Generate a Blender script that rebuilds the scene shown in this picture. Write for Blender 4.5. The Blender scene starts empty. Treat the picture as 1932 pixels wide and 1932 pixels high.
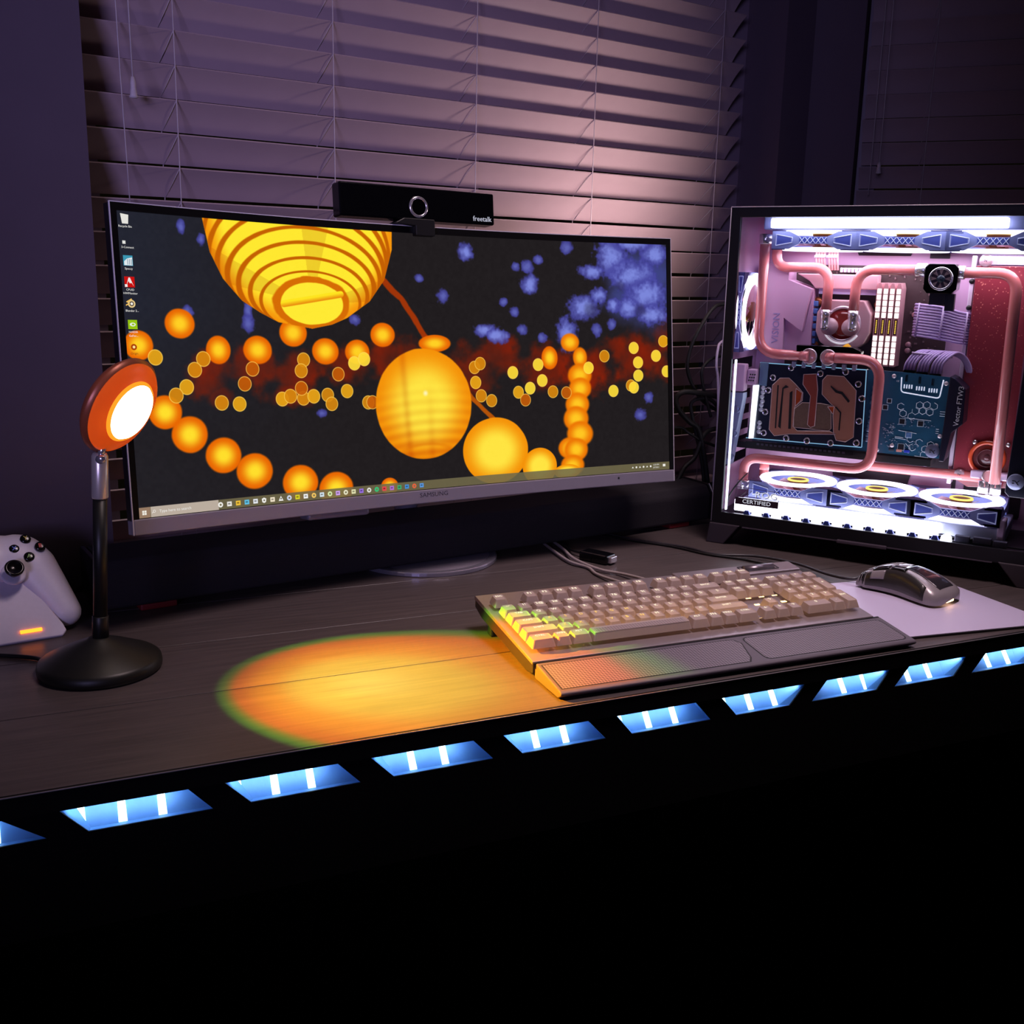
import bpy, bmesh, math, random
import numpy as np
from mathutils import Matrix, Vector
random.seed(4); rng = np.random.default_rng(7)
S = bpy.context.scene
C = S.collection
PI = math.pi
R = math.radians
T = 0.74                                   # desk top above the floor

# ---------------------------------------------------------------- camera, world, fill lights, exposure
cam = bpy.data.objects.new('camera', bpy.data.cameras.new('camera')); C.objects.link(cam)
pitch, roll = R(12.9), R(1.27)
fwd = Vector((0, math.cos(pitch), -math.sin(pitch))); up0 = Vector((0, math.sin(pitch), math.cos(pitch))); rt0 = Vector((1, 0, 0))
rt = rt0*math.cos(roll)+up0*math.sin(roll); up = up0*math.cos(roll)-rt0*math.sin(roll)
cam.matrix_world = Matrix(((rt.x, up.x, -fwd.x, 0), (rt.y, up.y, -fwd.y, 0), (rt.z, up.z, -fwd.z, T+0.409), (0, 0, 0, 1)))
cam.data.sensor_width = 36; cam.data.lens = 36*1990/1932; cam.data.clip_start = 0.01
S.camera = cam
S.view_settings.view_transform = 'Standard'; S.view_settings.look = 'None'
S.view_settings.exposure = 0; S.view_settings.gamma = 1; S.view_settings.use_curve_mapping = False
S.cycles.use_denoising = True
S.cycles.max_bounces = 8; S.cycles.transparent_max_bounces = 12; S.cycles.sample_clamp_indirect = 6
S.cycles.caustics_reflective = False; S.cycles.caustics_refractive = False

w = bpy.data.worlds.new('night'); S.world = w; w.use_nodes = True
w.node_tree.nodes['Background'].inputs[0].default_value = (0.9, 0.62, 0.22, 1)
w.node_tree.nodes['Background'].inputs[1].default_value = 0.004       # sodium street glow outside

def area(name, loc, target, sx, sy, power, col, spread=PI, parent=None):
    l = bpy.data.lights.new(name, 'AREA'); l.shape = 'RECTANGLE'; l.size = sx; l.size_y = sy; l.energy = power; l.color = col; l.spread = spread
    o = bpy.data.objects.new(name, l); C.objects.link(o); o.location = loc
    o.rotation_euler = (Vector(target)-Vector(loc)).to_track_quat('-Z', 'Y').to_euler()
    if parent: o.parent = parent
    return o
# two added fills for unseen room light: violet towards the blinds, mauve above the desk
area('room_fill_violet', (-0.5, -1.0, T+0.6), (-0.28, 1.6, T+0.68), 0.5, 0.5, 1.7, (0.52, 0.46, 1.0), R(42))
area('room_fill_mauve', (0.5, 0.95, T+1.9), (0.2, 1.2, T), 0.5, 0.5, 3.4, (1.0, 0.76, 0.80), R(56))

# ---------------------------------------------------------------- helpers
def lin(c):
    return tuple(((v/255)/12.92 if v <= 10.3 else ((v/255+0.055)/1.055)**2.4) for v in c)
MATS = {}
def mat(name, col, rough=0.5, metal=0.0, emit=None, es=1.0, noise=0.0, scale=40.0, bump=0.0, alpha=None, trans=0.0, coat=0.0, spec=0.5):
    """principled material; noise mottles the colour, bump adds fine relief"""
    if name in MATS: return MATS[name]
    m = bpy.data.materials.new(name); m.use_nodes = True; nt = m.node_tree; b = nt.nodes['Principled BSDF']
    L = lin(col)
    b.inputs['Base Color'].default_value = (*L, 1); b.inputs['Roughness'].default_value = rough; b.inputs['Metallic'].default_value = metal
    b.inputs['Specular IOR Level'].default_value = spec
    b.inputs['Coat Weight'].default_value = coat
    if trans: b.inputs['Transmission Weight'].default_value = trans
    if emit:
        b.inputs['Emission Color'].default_value = (*lin(emit), 1); b.inputs['Emission Strength'].default_value = es
    if noise or bump:
        tc = nt.nodes.new('ShaderNodeTexCoord'); n = nt.nodes.new('ShaderNodeTexNoise'); n.inputs['Scale'].default_value = scale; n.inputs['Detail'].default_value = 4
        nt.links.new(tc.outputs['Object'], n.inputs['Vector'])
        if noise:
            mx = nt.nodes.new('ShaderNodeMix'); mx.data_type = 'RGBA'
            mx.inputs[6].default_value = (*[v*(1-noise) for v in L], 1); mx.inputs[7].default_value = (*[min(1, v*(1+noise)) for v in L], 1)
            nt.links.new(n.outputs['Fac'], mx.inputs[0]); nt.links.new(mx.outputs[2], b.inputs['Base Color'])
        if bump:
            bp = nt.nodes.new('ShaderNodeBump'); bp.inputs['Strength'].default_value = bump; bp.inputs['Distance'].default_value = 0.001
            nt.links.new(n.outputs['Fac'], bp.inputs['Height']); nt.links.new(bp.outputs['Normal'], b.inputs['Normal'])
    if alpha is not None: b.inputs['Alpha'].default_value = alpha
    MATS[name] = m; return m
def glow(name, col, s=1.0):
    if name in MATS: return MATS[name]
    m = bpy.data.materials.new(name); m.use_nodes = True; nt = m.node_tree; nt.nodes.clear()
    o = nt.nodes.new('ShaderNodeOutputMaterial'); e = nt.nodes.new('ShaderNodeEmission')
    e.inputs[0].default_value = (*lin(col), 1); e.inputs[1].default_value = s
    nt.links.new(e.outputs[0], o.inputs[0]); MATS[name] = m; return m
def pane(name, tint, gloss=0.08):
    """thin clear sheet: straight-through light with a tint plus a mirror sheen"""
    if name in MATS: return MATS[name]
    m = bpy.data.materials.new(name); m.use_nodes = True; nt = m.node_tree; nt.nodes.clear()
    o = nt.nodes.new('ShaderNodeOutputMaterial'); t = nt.nodes.new('ShaderNodeBsdfTransparent'); g = nt.nodes.new('ShaderNodeBsdfGlossy')
    mx = nt.nodes.new('ShaderNodeMixShader'); f = nt.nodes.new('ShaderNodeLayerWeight'); f.inputs[0].default_value = gloss
    t.inputs[0].default_value = (*lin(tint), 1); g.inputs['Roughness'].default_value = 0.03
    nt.links.new(f.outputs['Fresnel'], mx.inputs[0]); nt.links.new(t.outputs[0], mx.inputs[1]); nt.links.new(g.outputs[0], mx.inputs[2]); nt.links.new(mx.outputs[0], o.inputs[0])
    MATS[name] = m; return m

class MB:
    """collects shapes given in millimetres, then links them as one mesh"""
    def __init__(s, k=0.001): s.v = []; s.f = []; s.k = k; s.M = None; s.sm = []
    def add(s, vs, fs, smooth=False):
        n = len(s.v)
        if s.M is not None: vs = [tuple(s.M @ Vector(p)) for p in vs]
        s.v += [tuple(p) for p in vs]; s.f += [tuple(i+n for i in f) for f in fs]; s.sm += [smooth]*len(fs); return s
    def box(s, x0, y0, z0, x1, y1, z1):
        return s.add([(x0, y0, z0), (x1, y0, z0), (x1, y1, z0), (x0, y1, z0), (x0, y0, z1), (x1, y0, z1), (x1, y1, z1), (x0, y1, z1)],
                     [(0, 3, 2, 1), (4, 5, 6, 7), (0, 1, 5, 4), (1, 2, 6, 5), (2, 3, 7, 6), (3, 0, 4, 7)])
    def bbox(s, x0, y0, z0, x1, y1, z1, b):
        """box with all edges chamfered by b"""
        cx, cy, cz = (x0+x1)/2, (y0+y1)/2, (z0+z1)/2; hx, hy, hz = abs(x1-x0)/2, abs(y1-y0)/2, abs(z1-z0)/2
        bm = bmesh.new(); bmesh.ops.create_cube(bm, size=1)
        for v in bm.verts: v.co = Vector((v.co.x*2*hx+cx, v.co.y*2*hy+cy, v.co.z*2*hz+cz))
        bmesh.ops.bevel(bm, geom=bm.edges[:], offset=min(b, hx*.98, hy*.98, hz*.98), segments=2, profile=0.5, affect='EDGES')
        bm.verts.index_update(); s.add([v.co[:] for v in bm.verts], [[v.index for v in f.verts] for f in bm.faces], False); bm.free(); return s
    def prism(s, pts, a, b, ax='y', top=None):
        """outline pts (two coords) pushed from a to b along ax; y: pts are (x,z); z: (x,y); x: (y,z)"""
        def P(p, h): return {'y': (p[0], h, p[1]), 'z': (p[0], p[1], h), 'x': (h, p[0], p[1])}[ax]
        n = len(pts); q = top or pts
        return s.add([P(p, a) for p in pts]+[P(p, b) for p in q], [tuple(range(n-1, -1, -1)), tuple(range(n, 2*n))]+[(i, (i+1) % n, n+(i+1) % n, n+i) for i in range(n)])
    def ring(s, outer, inner, a, b, ax='y'):
        """frame between two outlines with the same number of points"""
        def P(p, h): return {'y': (p[0], h, p[1]), 'z': (p[0], p[1], h), 'x': (h, p[0], p[1])}[ax]
        n = len(outer); V = [P(p, a) for p in outer]+[P(p, a) for p in inner]+[P(p, b) for p in outer]+[P(p, b) for p in inner]; F = []
        for i in range(n):
            j = (i+1) % n
            F += [(i, j, n+j, n+i), (2*n+i, 3*n+i, 3*n+j, 2*n+j), (i, 2*n+i, 2*n+j, j), (n+i, n+j, 3*n+j, 3*n+i)]
        return s.add(V, F)
    def tube(s, path, r, n=10, cap=True):
        P = [Vector(p) for p in path]; V = []; F = []
        rr = r if isinstance(r, (list, tuple)) else [r]*len(P)
        t = (P[1]-P[0]).normalized(); u = t.orthogonal().normalized()
        for i, p in enumerate(P):
            d = (P[min(i+1, len(P)-1)]-P[max(i-1, 0)]).normalized()
            u = (u-d*u.dot(d)).normalized(); w_ = d.cross(u)
            V += [p+(u*math.cos(2*PI*k/n)+w_*math.sin(2*PI*k/n))*rr[i] for k in range(n)]
        for i in range(len(P)-1):
            F += [(i*n+k, i*n+(k+1) % n, (i+1)*n+(k+1) % n, (i+1)*n+k) for k in range(n)]
        s.add(V, F, True)
        if cap:
            s.add(V[:n], [tuple(range(n-1, -1, -1))]); s.add(V[-n:], [tuple(range(n))])
        return s
    def lathe(s, prof, n=32, c=(0, 0, 0), ax='z', smooth=True):
        """profile (radius, height) turned about an axis through c"""
        V = []; F = []
        def P(r, h, a):
            x, y = r*math.cos(a), r*math.sin(a)
            q = {'z': (x, y, h), 'y': (x, h, y), 'x': (h, x, y)}[ax]
            return (q[0]+c[0], q[1]+c[1], q[2]+c[2])
        for r, h in prof: V += [P(max(r, 1e-4), h, 2*PI*k/n) for k in range(n)]
        for i in range(len(prof)-1):
            F += [(i*n+k, i*n+(k+1) % n, (i+1)*n+(k+1) % n, (i+1)*n+k) for k in range(n)]
        return s.add(V, F, smooth)
    def cyl(s, c, r, h, ax='z', n=20):
        return s.lathe([(0, 0), (r, 0), (r, h), (0, h)], n, c, ax, False)
    def sheet(s, fn, nu, nv, smooth=True):
        V = [fn(i/nu, j/nv) for j in range(nv+1) for i in range(nu+1)]
        return s.add(V, [(j*(nu+1)+i, j*(nu+1)+i+1, (j+1)*(nu+1)+i+1, (j+1)*(nu+1)+i) for j in range(nv) for i in range(nu)], smooth)
    def mesh(s, name):
        m = bpy.data.meshes.new(name); k = s.k
        m.from_pydata([(p[0]*k, p[1]*k, p[2]*k) for p in s.v], [], s.f)
        if any(s.sm): m.polygons.foreach_set('use_smooth', s.sm)
        m.update(); return m
    def build(s, name, m, parent=None, bevel=0, seg=2, fix=True):
        me = s.mesh(name)
        if bevel or fix:
            bm = bmesh.new(); bm.from_mesh(me)
            if fix:
                bmesh.ops.remove_doubles(bm, verts=bm.verts[:], dist=1e-7); bmesh.ops.recalc_face_normals(bm, faces=bm.faces[:])
            if bevel:
                es = [e for e in bm.edges if len(e.link_faces) == 2 and e.calc_face_angle(0) > 0.5]
                bmesh.ops.bevel(bm, geom=es, offset=bevel*s.k, segments=seg, profile=0.5, affect='EDGES', clamp_overlap=True)
            bm.to_mesh(me); bm.free()
        return link(name, me, m, parent)
def link(name, me, m, parent=None, kind=None):
    o = bpy.data.objects.new(name, me)
    if m is not None and not me.materials: me.materials.append(m)
    C.objects.link(o)
    if parent: o.parent = parent
    if kind: o['kind'] = kind
    return o
def again(o, parent=None, loc=None, rot=None):
    """a copy of a part that shares its mesh, with copies of its sub-parts"""
    c = o.copy(); C.objects.link(c)
    if parent: c.parent = parent
    if loc is not None: c.location = loc
    if rot is not None: c.rotation_euler = rot
    for ch in list(o.children): again(ch, c)
    return c
def tag(o, label, cat, group=None):
    o['label'] = label; o['category'] = cat
    if group: o['group'] = group
    return o
def thing(name, label, cat, loc=(0, 0, 0), rz=0.0, group=None, M=None):
    o = bpy.data.objects.new(name, None); C.objects.link(o); o.empty_display_size = 0.02
    if M is not None: o.matrix_world = M
    else: o.location = loc; o.rotation_euler = (0, 0, rz)
    return tag(o, label, cat, group)
def struct(name, mb, m, parent=None, **k):
    o = mb.build(name, m, parent, **k); o['kind'] = 'structure'; return o
def spline(pts, n=8, closed=False):
    """Catmull-Rom through points"""
    P = [Vector(p) for p in pts]; N = len(P); out = []
    rngs = range(N if closed else N-1)
    for i in rngs:
        g = lambda k: P[k % N] if closed else P[max(0, min(N-1, k))]
        a, b, c, d = g(i-1), g(i), g(i+1), g(i+2)
        for j in range(n):
            t = j/n
            out.append(0.5*((2*b)+(c-a)*t+(2*a-5*b+4*c-d)*t*t+(3*b-a-3*c+d)*t**3))
    if not closed: out.append(P[-1])
    return out
def bend(pts, r, n=6):
    """poly-line with its corners rounded to radius r"""
    P = [Vector(p) for p in pts]; out = [P[0]]
    for i in range(1, len(P)-1):
        a, b, c = P[i-1], P[i], P[i+1]; u = (a-b); v = (c-b); k = min(r, u.length*.49, v.length*.49)
        p, q = b+u.normalized()*k, b+v.normalized()*k
        for j in range(n+1):
            t = j/n; out.append(p*(1-t)**2+b*2*t*(1-t)+q*t*t)
    out.append(P[-1]); return out
def rrect(x0, y0, x1, y1, r, n=5):
    o = []
    for cx, cy, a in ((x1-r, y1-r, 0), (x0+r, y1-r, 90), (x0+r, y0+r, 180), (x1-r, y0+r, 270)):
        o += [(cx+r*math.cos(R(a+90*i/n)), cy+r*math.sin(R(a+90*i/n))) for i in range(n+1)]
    return o
def circ(cx, cy, r, n=24, ry=None):
    return [(cx+r*math.cos(2*PI*i/n), cy+(ry or r)*math.sin(2*PI*i/n)) for i in range(n)]
def text_mesh(txt, size, depth=0.0, align='CENTER', name='lettering', xs=1.0):
    """flat lettering as a mesh in the XY plane, size in mm"""
    cu = bpy.data.curves.new(name, 'FONT'); cu.body = txt; cu.size = size*0.001; cu.align_x = align; cu.align_y = 'CENTER'; cu.extrude = depth*0.001; cu.resolution_u = 2
    o = bpy.data.objects.new(name, cu); C.objects.link(o)
    dg = bpy.context.evaluated_depsgraph_get(); me = bpy.data.meshes.new_from_object(o.evaluated_get(dg), depsgraph=dg)
    bpy.data.objects.remove(o); bpy.data.curves.remove(cu); me.name = name; me.materials.clear()
    if xs != 1.0:
        for v in me.vertices: v.co.x *= xs
    return me
def blob_mesh(name, mbs, voxel, smooth=6, subdiv=0):
    """union of overlapping solids melted into one skin"""
    me = mbs.mesh(name+'_raw'); o = bpy.data.objects.new(name+'_raw', me); C.objects.link(o)
    md = o.modifiers.new('r', 'REMESH'); md.mode = 'VOXEL'; md.voxel_size = voxel; md.use_smooth_shade = True
    sm = o.modifiers.new('s', 'SMOOTH'); sm.iterations = smooth; sm.factor = 0.6
    dg = bpy.context.evaluated_depsgraph_get(); out = bpy.data.meshes.new_from_object(o.evaluated_get(dg), depsgraph=dg); out.name = name
    bpy.data.objects.remove(o); bpy.data.meshes.remove(me)
    for p in out.polygons: p.use_smooth = True
    return out
XZ = Matrix.Rotation(PI/2, 4, 'X')        # stands lettering up so that it faces -Y

# common materials
M_black = mat('black_plastic', (16, 15, 18), 0.45, noise=0.15, scale=200, bump=0.05)
M_gloss = mat('gloss_black', (8, 8, 11), 0.12, noise=0.1, scale=60)
M_dark = mat('dark_metal', (40, 38, 46), 0.42, 0.3, noise=0.12, scale=120)
M_white = mat('white_paint', (222, 205, 226), 0.42, noise=0.03, scale=90)
M_chrome = mat('chrome', (222, 216, 222), 0.2, 0.8, noise=0.03, scale=30)
M_print = mat('white_print', (225, 225, 228), 0.6, noise=0.02)
# ================================================================ THE ROOM
AY, BY = R(35.5), R(-21)
def frame_at(yaw):
    c, s = math.cos(yaw), math.sin(yaw); return Matrix(((c, -s, 0, 0), (s, c, 0, 0), (0, 0, 1, T), (0, 0, 0, 1)))
MA, MBm = frame_at(AY), frame_at(BY)       # x along the wall, y into the wall, z above the desk top
M_wall = mat('wall_paint', (84, 70, 84), 0.8, noise=0.08, scale=14, bump=0.08)
M_trim = mat('trim_paint', (128, 112, 128), 0.5, noise=0.05, scale=20)
M_slat = mat('blind_slat', (176, 152, 158), 0.36, noise=0.05, scale=30, bump=0.03)
M_cord = mat('blind_cord', (190, 176, 180), 0.7, noise=0.1, scale=300)
M_pane = pane('window_glass', (225, 230, 235))
def wall_with_opening(name, Mx, x0, x1, z0, z1, n0, n1, ox0, ox1, oz0, oz1):
    b = MB()
    for a in ((x0, n0, z0, ox0, n1, z1), (ox1, n0, z0, x1, n1, z1), (ox0, n0, z0, ox1, n1, oz0), (ox0, n0, oz1, ox1, n1, z1)): b.box(*a)
    o = struct(name, b, M_wall); o.matrix_world = Mx; return o
wall_with_opening('wall_left', MA, -1000, 1640, -740, 1500, 1380, 1520, 349, 1565, 12, 1100)
wall_with_opening('wall_right', MBm, -246, 1500, -740, 1500, 2130, 2270, -158, 1100, 120, 1100)
b = MB(); b.box(-2500, -2500, -30, 2500, 3000, 0)
struct('floor', b, mat('dark_floor', (9, 8, 12), 0.9, noise=0.25, scale=6, spec=0.1))
def window(name, Mx, x0, x1, z0, z1, n):
    w_ = MB()
    w_.ring([(x0, z0), (x1, z0), (x1, z1), (x0, z1)], [(x0+35, z0+35), (x1-35, z0+35), (x1-35, z1-35), (x0+35, z1-35)], n, n+40)
    o = struct(name, w_, M_trim); o.matrix_world = Mx
    m = MB(); m.box((x0+x1)/2-18, n+5, z0+35, (x0+x1)/2+18, n+35, z1-35); m.build('mullion', M_trim, o)
    for a, c in ((x0+35, (x0+x1)/2-18), ((x0+x1)/2+18, x1-35)):
        g = MB(); g.box(a, n+18, z0+35, c, n+22, z1-35); g.build('pane', M_pane, o)
    return o
window('window_1', MA, 349, 1565, 12, 1100, 1475)
window('window_2', MBm, -158, 1100, 120, 1100, 2225)
b = MB(); b.box(330, 1366, 0, 1580, 1470, 12); b.bbox(330, 1360, -14, 1580, 1384, 12, 5)
o = struct('trim_1', b, M_trim); o.matrix_world = MA
b = MB(); b.box(-158, 2118, 106, 1100, 2222, 120)
o = struct('trim_2', b, M_trim); o.matrix_world = MBm

def slat_mesh(length, droop=0.0):
    """bowed slat, room edge at the origin, falling 45 degrees towards the window"""
    def fn(u, v):
        s_ = v*49.0; bow = 2.2*math.sin(PI*v); d = s_*0.7071
        return (u*length, d+bow*0.7071, -d+bow*0.7071)
    def fn2(u, v):
        p = fn(u, v); return (p[0], p[1]+1.6, p[2]+1.6)
    m = MB(); m.sheet(fn, 1, 8); m.sheet(fn2, 1, 8)
    n = 18
    m.add([fn(0, 0), fn(1, 0), fn2(1, 0), fn2(0, 0)], [(0, 1, 2, 3)]); m.add([fn(0, 1), fn(1, 1), fn2(1, 1), fn2(0, 1)], [(0, 1, 2, 3)])
    for u in (0, 1): m.add([fn(u, j/8) for j in range(9)]+[fn2(u, j/8) for j in range(9)], [(j, j+1, j+10, j+9) for j in range(8)])
    return m.mesh('slat')
def blind(label, Mx, x0, x1, n0, zs, ladders, wand=None, group=None):
    t = thing('window_blind', label, 'blind', M=Mx, group=group)
    me = slat_mesh(x1-x0); me.materials.append(M_slat)
    for k, z in enumerate(zs):
        s_ = link('slat', me, None, t)
        s_.location = (x0*.001+random.uniform(-.0012, .0012), n0*.001, z*.001); s_.rotation_euler = (random.uniform(-.03, .03), random.uniform(-.0006, .0006), 0)
    zt, zb = max(zs), min(zs)
    for x in ladders:
        c = MB()
        c.tube([(x, n0-1.6, zb-50), (x, n0-1.6, zt+12)], 0.75, 6); c.tube([(x-9, n0+37, zb-50), (x-9, n0+37, zt+12)], 0.6, 6)
        for z in zs: c.tube([(x, n0-1.2, z+.6), (x-4, n0+18, z-17), (x-9, n0+36, z-35.5)], 0.5, 5)
        c.build('ladder_cord', M_cord, t)
    r = MB(); r.bbox(x0, n0+2, zb-62, x1, n0+46, zb-44, 3); r.build('bottom_rail', M_slat, t)
    h = MB(); h.bbox(x0, n0-2, zt+16, x1, n0+50, zt+70, 3); h.build('head_rail', M_slat, t)
    return t
zsA = [737.2+41.75*k for k in range(-16, 7)]
bl = blind('wide pale blind with open slats filling the window behind the monitor', MA, 338, 1512, 1428, zsA, (474, 696, 934, 1167, 1454), group='window blinds')
def pull(parent, x, n, ztop, zend, L=12):
    c = MB(); c.tube([(x, n, zend+L*2), (x-1, n, (ztop+zend)/2), (x-3, n, ztop)], 0.9, 6)
    o = c.build('pull_cord', M_cord, parent)
    k = MB(); k.lathe([(0, L*2), (2.2, L*2), (3.4, L*1.4), (3.4, L), (4.4, 3), (5.6, 0), (0, -1)], 14, (x, n, zend))
    k.build('tassel', M_cord, o)
b = MB(); b.tube([(404, 1412, 470), (402, 1416, 640)], 0.8, 6); b.tube([(402, 1416, 640), (400, 1422, 980)], 0.8, 6); b.build('lift_cord', M_cord, bl)
pull(bl, 411, 1396, 980, 606)
zsB = [409+(762.0-409)*1.05+42.2*k for k in range(-14, 6)]
bl2 = blind('darker narrow blind on the right wall above the open glass computer', MBm, -150, 1090, 2168, zsB, (-36, 330, 700), group='window blinds')
pull(bl2, -112, 2120, 1050, 596, 10)
b = MB(); b.tube([(-128, 2150, 560), (-128, 2150, 1000)], 0.9, 6); b.build('lift_cord', M_cord, bl2)

# ================================================================ THE DESK
DY = R(24.26); MD = frame_at(DY)
d_al, d_n = Vector((math.cos(DY), math.sin(DY), 0)), Vector((-math.sin(DY), math.cos(DY), 0))
desk = thing('gaming_desk', 'long dark wood-grain desk with glowing slanted cut-outs along its front edge', 'desk', M=MD)
def wood():
    m = bpy.data.materials.new('dark_wood_grain'); m.use_nodes = True; nt = m.node_tree; B = nt.nodes['Principled BSDF']
    tc = nt.nodes.new('ShaderNodeTexCoord'); mp = nt.nodes.new('ShaderNodeMapping'); mp.inputs['Scale'].default_value = (3, 60, 60)
    n = nt.nodes.new('ShaderNodeTexNoise'); n.inputs['Scale'].default_value = 3; n.inputs['Detail'].default_value = 7; n.inputs['Roughness'].default_value = 0.6
    rp = nt.nodes.new('ShaderNodeValToRGB'); rp.color_ramp.elements[0].position = 0.3; rp.color_ramp.elements[1].position = 0.72
    rp.color_ramp.elements[0].color = (*lin((70, 63, 64)), 1); rp.color_ramp.elements[1].color = (*lin((90, 80, 80)), 1)
    bp = nt.nodes.new('ShaderNodeBump'); bp.inputs['Strength'].default_value = 0.06; bp.inputs['Distance'].default_value = 0.001
    L = nt.links.new; L(tc.outputs['Object'], mp.inputs[0]); L(mp.outputs[0], n.inputs['Vector']); L(n.outputs['Fac'], rp.inputs[0]); L(rp.outputs[0], B.inputs['Base Color'])
    L(n.outputs['Fac'], bp.inputs['Height']); L(bp.outputs[0], B.inputs['Normal'])
    B.inputs['Roughness'].default_value = 0.36; B.inputs['Specular IOR Level'].default_value = 0.35
    return m
M_wood = wood()
def clip(poly, p, n):
    """keep the part of a polygon where (q-p).n <= 0"""
    out = []
    for i in range(len(poly)):
        a, c = poly[i], poly[(i+1) % len(poly)]; da = (Vector(a)-Vector(p)).dot(Vector(n)); dc = (Vector(c)-Vector(p)).dot(Vector(n))
        if da <= 0: out.append(a)
        if da*dc < 0: t = da/(da-dc); out.append(tuple(Vector(a)*(1-t)+Vector(c)*t))
    return out
def wall_line(yaw, n):        # a wall face written in the desk's own frame
    N = Vector((-math.sin(yaw), math.cos(yaw), 0)); P = N*n
    return (P.dot(d_al)*1000, P.dot(d_n)*1000), (N.dot(d_al), N.dot(d_n))
LA, LB = wall_line(AY, 1.355), wall_line(BY, 2.11)
N0 = 846.2
edges = [N0, 1000, 1148, 1293, 1440, 1588, 1736, 1890, 2050]
for a, c in zip(edges[:-1], edges[1:]):
    pl = [(-900, a+.7), (1750, a+.7), (1750, c-.7), (-900, c-.7)]
    for L_ in (LA, LB): pl = clip(pl, *L_) if pl else pl
    if len(pl) < 3: continue
    q = MB(); q.prism(pl, -19, 0, 'z'); q.build('desk_board', M_wood, desk, bevel=0.25, seg=1)
pl = [(-880, N0+12), (1730, N0+12), (1730, 1950), (-880, 1950)]
for L_ in (LA, LB): pl = clip(pl, *L_)
q = MB(); q.prism(pl, -20.5, -19.3, 'z'); q.build('underside_sheet', M_black, desk)
# front apron: a black sheet pierced by ten slanted slots, each backed by a lit pocket
M_apron = mat('apron_black', (6, 6, 10), 0.6, noise=0.2, scale=90, spec=0.2)
M_pocket = mat('pocket_paint', (110, 160, 215), 0.5, noise=0.05, scale=90, bump=0.2)
M_streak = glow('desk_streak_glow', (196, 240, 255), 4.0)
holes = [(-158, -52, -20, -143), (-10, 89.5, 109.5, 10.5), (119.5, 217.5, 238.5, 141), (248, 347, 368, 269.5), (377.5, 468.8, 489.5, 398.5), (500.5, 594, 614, 519.5),
         (626, 735, 715.5, 646), (763.5, 854, 837, 745), (882, 971, 953.5, 862.5), (1000.5, 1090, 1072, 981), (1118, 1208, 1190, 1100)]
ZT, ZB = -20.6, -42.8
q = MB(); x = -900
q.box(-900, N0-2, -19.4, 1750, N0+14, -0.4)
for i, (a, c, d, e) in enumerate(holes):
    pa, pe = (-900, -900) if i == 0 else (holes[i-1][1], holes[i-1][2])
    q.prism([(pa, ZT), (pe, ZB), (e, ZB), (a, ZT)], N0, N0+1.5, 'y')
q.prism([(holes[-1][1], ZT), (holes[-1][2], ZB), (1750, ZB), (1750, ZT)], N0, N0+1.5, 'y')
q.box(-900, N0, -130, 1750, N0+1.5, ZB); q.box(-900, N0, ZT, 1750, N0+1.5, -19.4)
q.build('front_apron', M_apron, desk)
q = MB(); q.tube([(-900, N0-2.2, -0.9), (1750, N0-2.2, -0.9)], 0.7, 6); q.build('edge_band', mat('edge_band', (120, 112, 118), 0.28, noise=0.1), desk)
for i, (a, c, d, e) in enumerate(holes):
    k = MB(); dp = 24
    f = [(a, N0+1.5, ZT), (c, N0+1.5, ZT), (d, N0+1.5, ZB), (e, N0+1.5, ZB)]
    bk = [(a+3, N0+dp, ZT+1), (c-3, N0+dp, ZT+1), (c-6, N0+dp*.72, ZB), (a+6, N0+dp*.72, ZB)]
    if i >= 6: bk = [(a-2, N0+dp, ZT+1), (c-26, N0+dp, ZT+1), (d-10, N0+6, ZB), (e+4, N0+6, ZB)]
    else: bk = [(a+8 if i < 4 else a+4, N0+dp, ZT+1), (c+1, N0+dp, ZT+1), (d-1, N0+6, ZB), (e+2, N0+6, ZB)]
    k.add(f+bk, [(4, 5, 6, 7), (0, 4, 7, 3), (1, 2, 6, 5), (2, 3, 7, 6), (0, 1, 5, 4)])
    p = k.build('light_pocket', M_pocket, desk, fix=False)
    al_ = area('pocket_light', ((a+c)/2000, (N0+4)*.001, (ZT-.6)*.001), ((a+c)/2000, (N0+dp)*.001, -.036), (c-a)*.00085, .003, .024, (.50, .72, 1.0), parent=desk)
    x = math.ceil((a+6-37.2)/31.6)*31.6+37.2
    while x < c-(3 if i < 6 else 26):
        yb = N0+dp-1.2; ye = N0+6.8; hw = 3.0               # an LED's reflected streak, built as a glowing strip on the sloping wall
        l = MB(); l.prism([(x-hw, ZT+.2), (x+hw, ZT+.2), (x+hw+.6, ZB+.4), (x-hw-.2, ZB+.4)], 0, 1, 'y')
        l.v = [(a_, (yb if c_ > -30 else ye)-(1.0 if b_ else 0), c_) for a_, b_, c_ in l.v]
        l.build('led_streak', M_streak, p); x += 31.6
q = MB(); q.box(-870, 1010, -735, 1560, 1022, -21); q.build('shade_panel', mat('panel_black', (7, 7, 10), .8, noise=.2, spec=.1), desk)  # added black sheet that keeps the space under the desk dark
# frame legs, all but lost in the dark below
for x in (-760, 1480):
    q = MB(); q.bbox(x-30, 940, -740, x+30, 1000, -20.6, 4); q.bbox(x-30, 880, -740, x+30, 1190, -700, 4); q.build('leg', M_black, desk)
q = MB(); q.box(-760, 960, -60, 1480, 985, -22); q.build('cross_beam', M_black, desk)
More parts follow.
